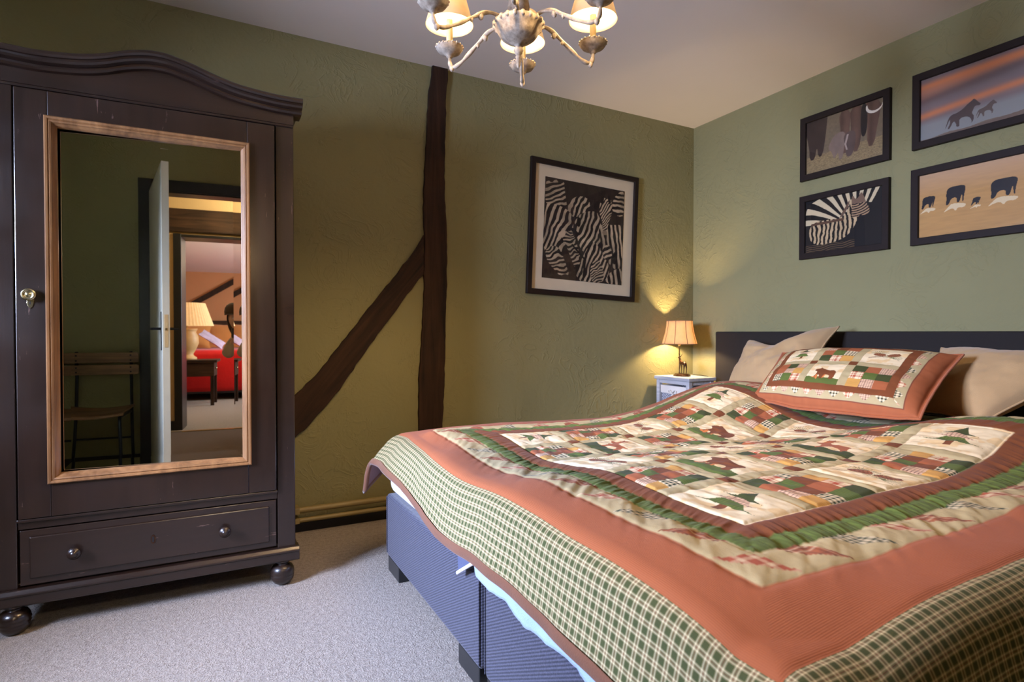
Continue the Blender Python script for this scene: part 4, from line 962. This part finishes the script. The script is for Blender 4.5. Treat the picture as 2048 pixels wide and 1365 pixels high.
# ------------------------------------------------------------------ pillows
def pillow(name, c, T, m, label, nx=60, ny=46, seed=1, wr=.012, uvf=None, colf=None, flange=0.0, power=.5, sag=None, piping=True, group=None):
    """c: corners bl, br, tr, tl as seen from the front; bulges both ways"""
    bl, br, tr, tl = [np.array(p) for p in c]
    u, v = np.meshgrid(np.linspace(0, 1, nx), np.linspace(0, 1, ny)); U = u[..., None]; V_ = v[..., None]
    base = (bl * (1 - U) + br * U) * (1 - V_) + (tl * (1 - U) + tr * U) * V_
    ex = ((br - bl) + (tr - tl)) / 2; ey = ((tl - bl) + (tr - br)) / 2; n = np.cross(ex, ey); n /= np.linalg.norm(n)
    su = 1 - np.abs(2 * u - 1) ** 2.2; sv = 1 - np.abs(2 * v - 1) ** 2.2
    if flange: 
        fu = flange / np.linalg.norm(ex); fv = flange / np.linalg.norm(ey)
        uu = np.clip((u - fu) / (1 - 2 * fu), 0, 1); vv = np.clip((v - fv) / (1 - 2 * fv), 0, 1); su = 1 - np.abs(2 * uu - 1) ** 2.6; sv = 1 - np.abs(2 * vv - 1) ** 2.6
    prof_ = np.maximum(su * sv, 0) ** power
    # sides pulled in slightly between corners
    pin = (.035 * (1 - (2 * v - 1) ** 2) * (1 - 2 * u))[..., None] * ex + (.045 * (1 - (2 * u - 1) ** 2) * (1 - 2 * v))[..., None] * ey
    base = base + pin * (1 if not flange else .5)
    if sag is not None: base = base + sag(u, v)
    w1 = (fbm(u * 4 + 1, v * 4, seed, 4) - .5) * 2 * wr * (.4 + prof_); w2 = (fbm(u * 9, v * 3, seed + 5, 3) - .5) * wr * 1.2 * (1 - prof_)
    fr_ = base + n * (prof_ * T * .62 + w1 + w2 + .002)[..., None]; bk = base - n * (prof_ * T * .38 - w2 + .002)[..., None]
    cen = (bl + br + tl + tr) / 4
    img_ = colf(u, v) if colf else None
    o = grid_mesh(name, fr_ - cen, m[0], None, None, img_); o.location = Vector(cen)
    tag(o, label, 'pillow', group)
    grid_mesh('pillow_back', bk - cen, m[1], o, flip=True)
    ring = [(0, i) for i in range(nx)] + [(j, nx - 1) for j in range(1, ny)] + [(ny - 1, i) for i in range(nx - 2, -1, -1)] + [(j, 0) for j in range(ny - 2, 0, -1)]
    pts = [tuple((fr_[j, i] + bk[j, i]) / 2 - cen) for j, i in ring]
    if piping: MB().tube(pts, .0048, 6, closed=True).build('piping', m[2], o, smooth=True)
    return o
mp_ = M['pillow']
def sagL(u, v):   # folded-over crest: dip between the two ears at the top
    dip = -(.085 * np.exp(-((u - .45) / .28) ** 2)) * v ** 2
    return np.stack([0 * u, 0 * u, dip], -1)
pillow('pillow', [(2.76, 2.50, .715), (2.62, 1.93, .74), (3.03, 1.975, 1.085), (2.97, 2.515, 1.005)], .17, (mp_, mp_, mp_), 'beige cotton pillow propped on the headboard behind the patchwork pillow, one corner sticking up', seed=3, wr=.022, sag=sagL, group='beige pillows')
pillow('pillow', [(2.70, 1.39, .715), (2.60, 1.135, .695), (2.93, .86, .955), (3.0, 1.46, .975)], .17, (mp_, mp_, mp_), 'beige cotton pillow leaning on the headboard right of the patchwork pillow', seed=8, wr=.012, group='beige pillows')
# patchwork pillow
M['sham'] = print_mat('patchwork_pillowcase', .88); 
M['salmon'] = cloth('salmon_cotton', srgb(172, 99, 62), .3, 300, .06, wr=.8)
def shamcol(u, v):
    W_, H_ = 36.5, 25.5; x = u * W_; y = v * H_; B, S = 7.2, 1.6; w_, h_ = 3 * B + 2 * S, 2 * B + S
    x0, y0 = (W_ - w_) / 2, (H_ - h_) / 2; a = y - y0; b = w_ - (x - x0)
    im = np.tile(SAL, u.shape + (1,)) * (0.93 + .14 * fbm(x, y, 3)[..., None]); d = np.maximum(np.maximum(-a, a - h_), np.maximum(-b, b - w_))
    q = d < 3.3; im[q] = fabric(6, x, y)[q]
    hor = np.maximum(-a, a - h_) > np.maximum(-b, b - w_); al_ = np.where(hor, x, y); ph_ = (al_ % 2.9); ki_ = np.floor(al_ / 2.9).astype(int) % 3
    tri = (d > 1.6) & (d < 2.8) & (np.abs(ph_ - 1.45) < 1.15 * (1 - np.clip((d - 1.6) / 1.2, 0, 1)) ** .6)
    for k, kk in ((0, 7), (1, 4), (2, 5)): q = tri & (ki_ == k); im[q] = fabric(kk, x, y)[q]
    q = (d < 1.6) & (d > 0); im[q] = fabric(2, x, y)[q]
    blocks(a, b, 2, 3, B, S, {(1, 2): 'tree', (1, 0): 'cone', (0, 1): 'bear'}, {'par': 1, 'p': [PAT3, PAT3B, PAT3C]}, im, 3)
    q = np.abs(d - 3.3) < .12; im[q] = L(130, 76, 56)
    return im
def sagS(u, v):   # lies back over the quilt hump: lower edge bows towards the foot
    return np.stack([-.05 * np.sin(u * PI) * (1 - v), 0 * u, .0 * u - .018 * np.sin(u * PI) * (1 - v)], -1)
sh = pillow('patchwork_pillow', [(2.305, 1.945, .735), (2.275, 1.175, .735), (2.70, 1.235, .960), (2.72, 2.085, .940)], .155, (M['sham'], M['salmon'], M['salmon']), 'patchwork pillow with bear, pine tree and pine cone squares and salmon edge', nx=380, ny=290, seed=5, wr=.010, colf=shamcol, flange=.012, sag=sagS, power=.5)

# ------------------------------------------------------------------ nightstand with basket and lamp
ns = empty('nightstand', (2.925, 3.02, 0)); tag(ns, 'small whitewashed open nightstand in the corner beside the headboard', 'nightstand')
nx0, nx1, ny0, ny1 = -.125, .125, -.17, .17
MB().box(nx0, nx1, ny0, ny1, .722, .745).build('table_top', M['whitewash'], ns, bevel=.004)
for x in (nx0 + .012, nx1 - .042):
    for y in (ny0 + .012, ny1 - .042): MB().box(x, x + .03, y, y + .03, 0, .722).build('leg', M['whitewash'], ns, bevel=.002)
r_ = MB()
for z in (.695,): r_.box(nx0 + .016, nx0 + .032, ny0 + .04, ny1 - .04, z, .722); r_.box(nx1 - .032, nx1 - .016, ny0 + .04, ny1 - .04, z, .722); r_.box(nx0 + .04, nx1 - .04, ny0 + .016, ny0 + .03, z, .722); r_.box(nx0 + .04, nx1 - .04, ny1 - .03, ny1 - .016, z, .722)
r_.build('apron', M['whitewash'], ns, bevel=.002)
for z in (.50, .26): MB().box(nx0 + .014, nx1 - .014, ny0 + .014, ny1 - .014, z, z + .018).build('shelf', M['whitewash'], ns, bevel=.002)
def basket(z0, h, lb):
    b = empty('wicker_basket', (2.925, 3.02, z0)); tag(b, lb, 'basket')
    m_ = MB(); bx, by = .095, .118
    m_.box(-bx - .004, -bx + .004, -by, by, 0, h); m_.box(bx - .004, bx + .004, -by, by, 0, h); m_.box(-bx, bx, -by - .004, -by + .004, 0, h); m_.box(-bx, bx, by - .004, by + .004, 0, h); m_.box(-bx, bx, -by, by, 0, .006)
    m_.build('wicker_body', M['wicker'], b, bevel=.003)
    l = MB(); l.box(-bx - .010, -bx - .003, -by - .006, by + .006, h * .70, h + .008); l.box(bx + .003, bx + .010, -by - .006, by + .006, h * .70, h + .008); l.box(-bx, bx, -by - .010, -by - .003, h * .70, h + .008); l.box(-bx, bx, by + .003, by + .010, h * .70, h + .008)
    l.build('fabric_liner', M['liner'], b, bevel=.003)
    w = MB(); x = -bx - .014
    for s in (-1, 1):
        w.tube([(x, 0, h * .72), (x - .006, s * .020, h * .86), (x - .004, s * .038, h * .84), (x - .003, s * .034, h * .72), (x, 0, h * .70)], .0035, 6)
        w.tube([(x, 0, h * .70), (x - .004, s * .016, h * .50), (x - .003, s * .030, h * .34)], .0035, 6)
    w.build('ribbon_bow', M['liner'], b, smooth=True); return b
basket(.519, .155, 'white wicker basket with cream liner and ribbon bow on the upper nightstand shelf')
# lamp
LP = Vector((2.925, 3.045, .7455)); lm = empty('table_lamp', LP); tag(lm, 'small lit bedside lamp with bronze deer base and parchment shade', 'lamp')
MB().lathe([(.001, 0), (.052, 0), (.053, .004), (.050, .009), (.044, .012), (.042, .017), (.001, .018)], (0, 0, 0), 8, sy=1.25).build('base', M['bronze'], lm, bevel=.001)
MB().lathe([(.001, .017), (.006, .017), (.0045, .03), (.0045, .19), (.007, .195), (.010, .205), (.010, .235), (.001, .237)], (0, .026, 0), 14).build('stem', M['brass'], lm, smooth=True)
MB().lathe([(.001, .236), (.008, .245), (.011, .262), (.010, .280), (.001, .290)], (0, .026, 0), 14).build('bulb', M['bulb'], lm, smooth=True)
def skin(name, pts, edges, rad, m, parent=None, sub=2, loc=(0, 0, 0), root=0):
    me = bpy.data.meshes.new(name); bm = bmesh.new(); lay = bm.verts.layers.skin.verify(); vs = [bm.verts.new(p) for p in pts]
    for a_, b_ in edges: bm.edges.new((vs[a_], vs[b_]))
    for i, r_ in enumerate(rad): vs[i][lay].radius = (r_, r_)
    vs[root][lay].use_root = True; bm.to_mesh(me); bm.free()
    me.materials.append(m); o = bpy.data.objects.new(name, me); link(o, parent); o.location = loc
    s = o.modifiers.new('skin', 'SKIN'); s.use_smooth_shade = True; s.use_x_symmetry = False; u = o.modifiers.new('sub', 'SUBSURF'); u.levels = sub; u.render_levels = sub
    return o
# deer figure: standing, head raised, facing the lamp stem side (+y)
dp_ = [(0, -.028, .090), (0, -.010, .088), (0, .010, .092), (0, .020, .112), (0, .024, .130), (0, .040, .127), (0, -.038, .094),
       (.008, .010, .082), (.008, .012, .050), (.008, .012, .018), (-.008, .010, .082), (-.008, .016, .050), (-.008, .014, .018),
       (.008, -.030, .080), (.009, -.036, .050), (.009, -.032, .018), (-.008, -.030, .080), (-.009, -.028, .050), (-.009, -.026, .018)]
de = [(0, 1), (1, 2), (2, 3), (3, 4), (4, 5), (0, 6), (2, 7), (7, 8), (8, 9), (2, 10), (10, 11), (11, 12), (0, 13), (13, 14), (14, 15), (0, 16), (16, 17), (17, 18)]
dr_ = [.0125, .0125, .012, .0075, .0065, .0035, .003, .0055, .003, .0026, .0055, .003, .0026, .0075, .0034, .0026, .0075, .0034, .0026]
deer = skin('deer_figure', dp_, de, dr_, M['bronze'], lm, 2, root=1)
an = MB()
for s in (-1, 1):
    an.tube([(s * .003, .020, .136), (s * .010, .010, .150), (s * .014, .012, .166)], [.0018, .0015, .0006], 6); an.tube([(s * .010, .010, .150), (s * .018, .020, .158)], [.0013, .0005], 6); an.tube([(s * .004, .020, .134), (s * .012, .018, .138)], [.003, .001], 6)
an.build('antlers', M['bronze'], deer, smooth=True)
# oval panelled parchment shade
V = []; F = []; NS = 48; rows = [(0, .136, .222), (.25, .126, .255), (.55, .112, .300), (.8, .103, .345), (1, .099, .388)]
for i in range(NS):
    q = 2 * PI * i / NS; sc_ = .94 + .06 * abs(math.cos(4 * q))
    for tt, r0, z in rows: V.append((r0 * sc_ * math.cos(q) * .78, .026 + r0 * sc_ * math.sin(q), z))
k = len(rows)
for i in range(NS):
    j = (i + 1) % NS
    for q in range(k - 1): F.append((i * k + q, j * k + q, j * k + q + 1, i * k + q + 1))
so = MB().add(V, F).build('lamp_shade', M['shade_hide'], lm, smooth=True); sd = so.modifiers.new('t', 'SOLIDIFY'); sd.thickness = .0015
tr_ = MB()
for z, r0 in ((.224, .135), (.387, .099)):
    tr_.tube([(r0 * (.94 + .06 * abs(math.cos(4 * q))) * math.cos(q) * .78, .026 + r0 * (.94 + .06 * abs(math.cos(4 * q))) * math.sin(q), z) for q in np.linspace(0, 2 * PI, 49)[:-1]], .0028, 6, closed=True)
for i in range(8):
    q = i * PI / 4 + .39; cq = (.94 + .06 * abs(math.cos(4 * q)))
    tr_.tube([(r0 * 1.006 * cq * math.cos(q) * .78, .026 + r0 * 1.006 * cq * math.sin(q), z) for tt, r0, z in rows], .0022, 6)
tr_.build('shade_trim', M['shade_trim'], so, smooth=True)
MB().tube([(0, -.05, .008), (.02, -.08, .014), (.06, -.12, .012), (.095, -.15, .003)], .0022, 6).build('cord', M['leg_black'], lm, smooth=True)
point('bedside_bulb', (LP.x, LP.y + .026, LP.z + .272), 34, (1.0, .70, .36), .018)

# ------------------------------------------------------------------ open door behind the camera (seen in the mirror)
d1 = struct(empty('door_1', (DX0, YF, 0)))
f = MB()
f.box(-.088, 0, 0, .022, 0, DZ + .09); f.box(DX1 - DX0, DX1 - DX0 + .088, 0, .022, 0, DZ + .09); f.box(0, DX1 - DX0, 0, .022, DZ, DZ + .09)
f.box(-.004, .012, -.15, .01, 0, DZ); f.box(DX1 - DX0 - .012, DX1 - DX0 + .004, -.15, .01, 0, DZ); f.box(0, DX1 - DX0, -.15, .01, DZ - .012, DZ + .004)
f.build('door_frame', M['dark_paint'], d1, bevel=.003)
lf = MB().box(0, 1.02, -.022, .022, .012, DZ - .015).build('door_leaf', M['white_paint'], d1, bevel=.002)
ang = math.atan2(.71 + .35, -.435 + .71 - .01); lf.location = (.012, .03, 0); lf.rotation_euler[2] = ang
MB().box(1.0195, 1.0215, -.011, .011, .95, 1.17).build('lock_plate', M['cream_wall'], lf, bevel=.001)
MB().box(1.021, 1.026, -.004, .004, 1.065, 1.08).build('latch', M['brass'], lf)
for s in (-1, 1):
    h = MB(); h.box(.945, .975, s * .022, s * .026, .93, 1.19); h.tube([(.96, s * .024, 1.075), (.96, s * .075, 1.075), (.86, s * .078, 1.075)], .009, 10); h.build('door_handle', M['iron'], lf)
# ------------------------------------------------------------------ passage and the room beyond
P0, P1 = -2.0, -2.28
struct(MB().box(-1.7, 1.4, P0 + .14, YF, -.1, -.002).build('floor_passage', M['dark_carpet']))
struct(MB().box(-1.7, 1.4, P0, YF - .15, 2.6, 2.7).build('ceiling_passage', M['ceiling']))
struct(MB().box(-1.75, -1.65, P0, YF - .15, 0, 2.6).build('wall_passage_left', M['cream_wall'])); struct(MB().box(1.35, 1.45, P0, YF - .15, 0, 2.6).build('wall_passage_right', M['cream_wall']))
w = MB(); w.box(-3.2, -.775, P1, P0, 0, 2.6); w.box(.55, 2.2, P1, P0, 0, 2.6); w.box(-.775, .55, P1, P0, 2.10, 2.6)
struct(w.build('wall_passage_back', M['cream_wall']))
struct(MB().box(-1.65, -.80, P0, P0 + .02, 0, .10).build('baseboard_passage', M['dark_paint']))
lt = MB().box(-1.6, 1.3, P0, P0 + .05, 2.125, 2.375).build('lintel_beam', M['beam_x'], bevel=.012); tag(lt, 'thick brown timber lintel above the far doorway, seen in the wardrobe mirror', 'timber beam')
jb = MB(); jb.box(-.80, -.725, P1 - .02, P0 + .03, 0, 2.11); jb.box(.52, .59, P1 - .02, P0 + .03, 0, 2.11); jb.box(-.725, .52, P1 - .02, P0 + .02, 2.075, 2.105)
struct(jb.build('trim_2', M['dark_paint'], bevel=.004))
th = MB().box(-.72, .5, P0 + .10, P0 + .15, -.002, .006).build('trim_3', M['brass'], bevel=.002); struct(th)
struct(MB().box(-3.2, 2.2, -7.0, P0 + .1, -.1, 0).build('floor_far', M['carpet']))
struct(MB().box(-3.2, 2.2, -7.1, -6.95, 0, 2.6).build('wall_far', M['orange_wall']))
struct(MB().box(-3.3, -3.2, -7.0, P1, 0, 2.8).build('wall_far_left', M['orange_wall'])); struct(MB().box(2.2, 2.3, -7.0, P1, 0, 2.8).build('wall_far_right', M['orange_wall']))
struct(MB().add([(-3.2, P1, 2.72), (2.2, P1, 2.72), (2.2, -4.6, 2.50), (-3.2, -4.6, 2.50), (-3.2, -5.0, 2.44), (2.2, -5.0, 2.44), (-3.2, -7, 2.16), (2.2, -7, 2.16)], [(0, 1, 2, 3), (3, 2, 5, 4), (4, 5, 7, 6)]).build('ceiling_far', M['ceiling'], fix=False))
bmz = MB()
def bar(p, q, w, y0, y1):
    p = Vector(p); q = Vector(q); n = Vector((-(q - p).y, (q - p).x)).normalized() * w / 2
    return [(p + n)[:], (q + n)[:], (q - n)[:], (p - n)[:]]
o = MB().prism(bar((-1.75, 1.24), (-.40, 2.10), .09, 0, 0), -6.95, -6.90).build('rafter_brace', M['beam'], bevel=.006); tag(o, 'slanting dark beam on the orange wall of the far room, in the mirror', 'timber beam')
o = MB().box(-3.2, .6, -6.95, -6.89, 1.19, 1.27).build('wall_rail', M['beam_x'], bevel=.006); tag(o, 'level dark rail across the orange wall of the far room, in the mirror', 'timber beam')
bd = empty('far_bed', (-.5, -5.8, 0)); bd.name = 'bed'; tag(bd, 'bed with bright red satin cover in the far room, seen in the mirror', 'bed')
MB().box(-1.6, 1.2, -.95, .84, .10, .42).build('bed_frame', M['dark_paint'], bd, bevel=.01)
o = MB().box(-1.62, 1.22, -.93, .88, .12, .78).build('bed_cover', M['red'], bd, bevel=.09, seg=5); o.data.shade_smooth()
pillow('cushion', [(-1.75, -5.95, .78), (-.85, -5.95, .78), (-.85, -6.25, 1.20), (-1.75, -6.25, 1.20)], .2, (M['orange_cloth'],) * 3, 'orange cushion at the left on the red bed in the far room', 24, 20, 2); pillow('cushion', [(-.95, -6.3, .78), (-.35, -6.3, .78), (-.35, -6.55, 1.20), (-.95, -6.55, 1.20)], .16, (M['orange_cloth'],) * 3, 'orange cushion farther back, right of the other orange one on the red bed', 24, 20, 4)
pillow('cushion', [(-.98, -5.55, 1.02), (-.64, -5.55, .78), (-.60, -5.75, .87), (-.92, -5.75, 1.10)], .07, (M['violet_white'],) * 3, 'small pale violet patterned cushion lying against the orange cushions on the red bed', 24, 20, 6)
st_ = empty('side_table', (-.95, -4.44, 0)); tag(st_, 'low dark wooden side table under the big lamp in the far room', 'table')
MB().box(-.36, .36, -.26, .26, .62, .655).build('table_top', M['beam_x'], st_, bevel=.004)
MB().box(-.32, .32, -.22, .22, .42, .62).build('drawer_case', M['beam_x'], st_, bevel=.004)
MB().lathe([(.001, 0), (.012, 0), (.016, .012), (.010, .022), (.001, .024)], (.32, .05, .53), 12, 'x').build('drawer_knob', M['silver_brass'], st_, smooth=True)
for x in (-.31, .27):
    for y in (-.22, .18): MB().box(x, x + .045, y, y + .045, 0, .43).build('leg', M['beam'], st_)
sl_ = empty('table_lamp', (-1.0, -4.42, .656)); tag(sl_, 'large lamp with pleated cream shade and pale urn base, seen in the mirror', 'lamp')
M['urn'] = simple('pale_wood_urn', srgb(214, 176, 120), .5, var=.08)
MB().lathe([(.001, 0), (.13, 0), (.13, .03), (.10, .05), (.08, .08), (.12, .15), (.155, .24), (.15, .33), (.12, .40), (.135, .43), (.14, .45), (.001, .45)], (0, 0, 0), 28).build('urn_base', M['urn'], sl_, smooth=True)
MB().tube([(0, 0, .45), (0, 0, .62)], .012, 8).build('stem', M['brass'], sl_)
MB().lathe([(.001, .60), (.014, .62), (.020, .66), (.001, .70)], (0, 0, 0), 12).build('bulb', M['bulb'], sl_, smooth=True)
V = []; F = []; N = 96
for i in range(N):
    q = 2 * PI * i / N; w_ = 1 + .008 * (-1) ** i
    for r_, z in ((.35 * w_, .49), (.24 * w_, .82)): V.append((r_ * math.cos(q), r_ * math.sin(q), z))
for i in range(N): j = (i + 1) % N; F.append((2 * i, 2 * j, 2 * j + 1, 2 * i + 1))
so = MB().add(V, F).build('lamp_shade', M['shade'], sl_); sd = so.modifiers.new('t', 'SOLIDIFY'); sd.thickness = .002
point('far_lamp_bulb', (-1.0, -4.42, .656 + .66), 16, WARM, .03)

# ------------------------------------------------------------------ school chair against the front wall (seen in the mirror)
chx, chy = -1.03, -.05
cr = empty('chair', (chx, chy, 0)); tag(cr, 'old school chair with wooden slats and dark tube frame, seen in the mirror', 'chair')
M['slat'] = wood('worn_chair_wood', srgb(84, 58, 38), srgb(156, 116, 80), 'x', 1, .5, .3, .4)
for z0, z1 in ((.718, .795), (.812, .892)): MB().prism([(-.235, z0 + .01), (-.225, z0), (.225, z0), (.235, z0 + .01), (.235, z1 - .01), (.225, z1), (-.225, z1), (-.235, z1 - .01)], -.245, -.232).build('back_slat', M['slat'], cr, bevel=.003)
for x in (-.18, .18):
    for z in (.74, .775, .83, .87): MB().lathe([(.001, -.228), (.006, -.230), (.007, -.232)], (x, 0, z), 8, 'y').build('rivet', M['iron'], cr)
X_, Y_ = np.meshgrid(np.linspace(-.215, .215, 24), np.linspace(-.20, .19, 16)); Zs = .452 + .022 * (np.abs(X_) / .215) ** 2 + .012 * np.clip((-Y_) / .2, 0, 1) - .02 * np.clip((Y_ - .13) / .06, 0, 1) ** 2
so = grid_mesh('seat', np.stack([X_, Y_, Zs], -1), M['slat'], cr); sd = so.modifiers.new('t', 'SOLIDIFY'); sd.thickness = .012
for x in (-.18, .18): MB().tube([(x, -.25, .90), (x * 1.0, -.255, .70), (x * 1.02, -.245, .45), (x * 1.06, -.22, .20), (x * 1.12, -.20, .012)], .0115, 10).build('rear_leg', M['steel'], cr, smooth=True); MB().tube([(x * .98, -.24, .425), (x * 1.0, .12, .425), (x * 1.03, .150, .40), (x * 1.08, .165, .2), (x * 1.12, .175, .012)], .0115, 10).build('front_leg', M['steel'], cr, smooth=True)
MB().tube([(-.195, -.225, .22), (.195, -.225, .22)], .008, 8).build('cross_tube', M['steel'], cr)

# ------------------------------------------------------------------ the photographer kneeling by the doorway (seen in the mirror)
pe = empty('person', (.07, -.25, 0)); tag(pe, 'person in beige top and brown cap kneeling with a camera, seen in the mirror', 'person')
M['skin'] = simple('skin', srgb(206, 156, 128), .5, var=.04); M['skin'].node_tree.nodes['Principled BSDF'].inputs['Subsurface Weight'].default_value = .1
M['sweater'] = cloth('beige_top', srgb(168, 142, 110), .4, 150, .06, wr=1.2); M['trouser'] = cloth('dark_trousers', srgb(58, 56, 66), .3, 200, .05); M['cap'] = cloth('brown_cap', srgb(92, 66, 46), .4, 200, .1); M['hair'] = simple('brown_hair', srgb(84, 56, 36), .5, var=.3, nscale=90, stretch=(1, 1, .1))
def Pp(x, y, z): return (x - .12, y + .25, z)
bp = [Pp(.17, -.33, .50), Pp(.16, -.32, .66), Pp(.13, -.30, .84), Pp(.09, -.28, .97), Pp(.03, -.27, 1.04), Pp(.0, -.26, 1.10),
      Pp(-.055, -.27, .965), Pp(-.105, -.20, .86), Pp(-.05, -.12, .98), Pp(-.035, -.105, 1.0),
      Pp(.22, -.27, .95), Pp(.25, -.20, .80), Pp(.09, -.12, .98), Pp(.075, -.105, 1.0),
      Pp(.09, -.33, .46), Pp(.10, -.18, .07), Pp(.12, -.50, .05), Pp(.21, -.33, .46), Pp(.22, -.12, .42), Pp(.22, -.13, .06), Pp(.22, -.03, .04), Pp(.12, -.58, .05)]
be = [(0, 1), (1, 2), (2, 3), (3, 4), (4, 5), (3, 6), (6, 7), (7, 8), (8, 9), (3, 10), (10, 11), (11, 12), (12, 13), (0, 14), (14, 15), (15, 16), (16, 21), (0, 17), (17, 18), (18, 19), (19, 20)]
br_ = [.115, .10, .105, .08, .042, .045, .048, .038, .025, .026, .048, .038, .025, .026, .08, .055, .035, .08, .058, .04, .03, .03]
body_ = skin('body', bp, be, br_, M['skin'], pe, 2)
# sweater and trousers follow the body
skin('sweater', [bp[i] for i in (1, 2, 3, 6, 7, 8, 10, 11, 12)] + [Pp(.165, -.325, .56)], [(9, 0), (0, 1), (1, 2), (2, 3), (3, 4), (4, 5), (2, 6), (6, 7), (7, 8)], [.118, .120, .096, .062, .050, .034, .062, .050, .034, .125], M['sweater'], pe, 2, root=1)
skin('trousers', [bp[i] for i in (0, 14, 15, 16, 17, 18, 19)], [(0, 1), (1, 2), (2, 3), (0, 4), (4, 5), (5, 6)], [.130, .094, .068, .05, .094, .072, .054], M['trouser'], pe, 2)
skin('shoe', [Pp(.12, -.54, .05), Pp(.12, -.62, .05), Pp(.12, -.68, .09)], [(0, 1), (1, 2)], [.045, .045, .035], M['leg_black'], pe, 2); skin('shoe', [Pp(.22, -.16, .05), Pp(.22, -.06, .05), Pp(.22, .03, .04)], [(0, 1), (1, 2)], [.048, .045, .036], M['leg_black'], pe, 2)
# head: egg with brow, nose, lips, chin, eyes and ears
hc = np.array(Pp(-.02, -.215, 1.165)); U_, V2 = np.meshgrid(np.linspace(0, 2 * PI, 65), np.linspace(0.02, PI - .02, 40))
dx, dy, dz = np.cos(U_) * np.sin(V2), np.sin(U_) * np.sin(V2), np.cos(V2)
rx = .074 * (1 - .22 * np.clip(-dz, 0, 1)); ry = .092 * (1 - .10 * np.clip(-dz, 0, 1)); rz = .112
hx, hy, hz = dx * rx, dy * ry, dz * rz; fr2 = np.clip(dy, 0, 1)
g_ = lambda a, b, sa, sb: np.exp(-((hx - a) / sa) ** 2 - ((hz - b) / sb) ** 2) * (dy > 0)
hy = hy + .020 * g_(0, -.018, .011, .020) + .007 * g_(0, .022, .05, .010) - .010 * (g_(-.03, .004, .014, .011) + g_(.03, .004, .014, .011)) + .006 * g_(0, -.052, .022, .007) + .006 * g_(0, -.085, .02, .014) - .004 * g_(0, -.066, .03, .006)
head = grid_mesh('head', np.stack([hx, hy, hz], -1) + hc, M['skin'], body_, flip=True)
M['eye'] = simple('eye_white', srgb(230, 225, 220), .2, var=.01)
for s in (-1, 1):
    MB().lathe([(.001, -.009), (.009, -.003), (.009, .003), (.001, .009)], tuple(hc + np.array([s * .03, .074, .003])), 12).build('eye', M['eye'], head, smooth=True)
    MB().lathe([(.001, -.022), (.009, -.016), (.012, 0), (.010, .014), (.001, .022)], tuple(hc + np.array([s * .072, -.008, -.01])), 12).build('ear', M['skin'], head, smooth=True)
# hair, shoulder length, open at the face
hr = 1.10; hxx, hyy, hzz = dx * .086, dy * .100, dz * .120
low_ = dz < -.1; hyy2 = np.where(dy > .25, hyy * .55, hyy); hz2 = np.where(low_, hzz - .05 * np.clip(-dz - .1, 0, 1), hzz); face_ = (dy > .45) & (dz < .45)
hy3 = np.where(face_, dy * .055, hyy)
grid_mesh('hair', np.stack([hxx, hy3 - .008, hz2 + .006], -1) + hc, M['hair'], body_, flip=True)
V = MB(); V.lathe([(.102, -.012), (.104, .010), (.100, .040), (.085, .068), (.055, .086), (.001, .092)], tuple(hc + np.array([0, -.004, .045])), 28)
V.build('cap', M['cap'], body_, smooth=True)
bmk = MB(); n_ = 14
for i in range(n_ + 1):
    q = PI * i / n_; 
vb = [(.100 * math.cos(PI * i / n_), .088 * math.sin(PI * i / n_), .035) for i in range(n_ + 1)] + [(.094 * math.cos(PI * i / n_), .088 * math.sin(PI * i / n_) + .055 * math.sin(PI * i / n_), .028) for i in range(n_ + 1)]
fb_ = [(i, i + 1, n_ + 2 + i, n_ + 1 + i) for i in range(n_)]
bk_ = MB().add([tuple(np.array(v) + hc) for v in vb], fb_).build('cap_brim', M['cap'], body_, fix=False); sd = bk_.modifiers.new('t', 'SOLIDIFY'); sd.thickness = .004
# fingers of both hands wrapped round the camera body
for s, w_ in ((-1, 9), (1, 13)):
    pts = [bp[w_]]; ed = []; rad = [.022]; pm = Vector(bp[w_]) + Vector((s * -.008, .018, .012)); pts.append(tuple(pm)); ed.append((0, 1)); rad.append(.020)
    for k in range(4):
        L_ = (.030, .034, .032, .026)[k]; b0 = len(pts)
        st = pm + Vector((s * .012, .006, .022 - .013 * k)); a1 = st + Vector((s * .004, L_ * .7, .002)); a2 = a1 + Vector((-s * .018, L_ * .35, 0)); a3 = a2 + Vector((-s * .014, -.004, 0))
        pts += [tuple(st), tuple(a1), tuple(a2), tuple(a3)]; ed += [(1, b0), (b0, b0 + 1), (b0 + 1, b0 + 2), (b0 + 2, b0 + 3)]; rad += [.0095, .0088, .008, .007]
    b0 = len(pts); st = pm + Vector((-s * .012, -.004, -.006)); pts += [tuple(st), tuple(st + Vector((-s * .02, .012, .006))), tuple(st + Vector((-s * .032, .016, .016)))]; ed += [(1, b0), (b0, b0 + 1), (b0 + 1, b0 + 2)]; rad += [.011, .0095, .0085]
    skin('hand', pts, ed, rad, M['skin'], body_, 2)
pc = empty('camera_body', (0, 0, 1.05)); pc.name = 'photo_camera'; tag(pc, 'black photo camera held up to the face of the kneeling person', 'camera')
pc.rotation_euler[2] = R(-27.5)
MB().box(-.065, .065, -.125, -.085, -.045, .035).build('camera_housing', M['leg_black'], pc, bevel=.008)
MB().lathe([(.001, -.085), (.036, -.085), (.036, -.05), (.038, -.045), (.038, -.028), (.034, -.026), (.001, -.030)], (0, 0, 0), 24, 'y').build('lens', M['leg_black'], pc, smooth=False)
MB().prism([(-.025, .033), (.025, .033), (.018, .058), (-.018, .058)], -.12, -.09).build('viewfinder_hump', M['leg_black'], pc, bevel=.003)
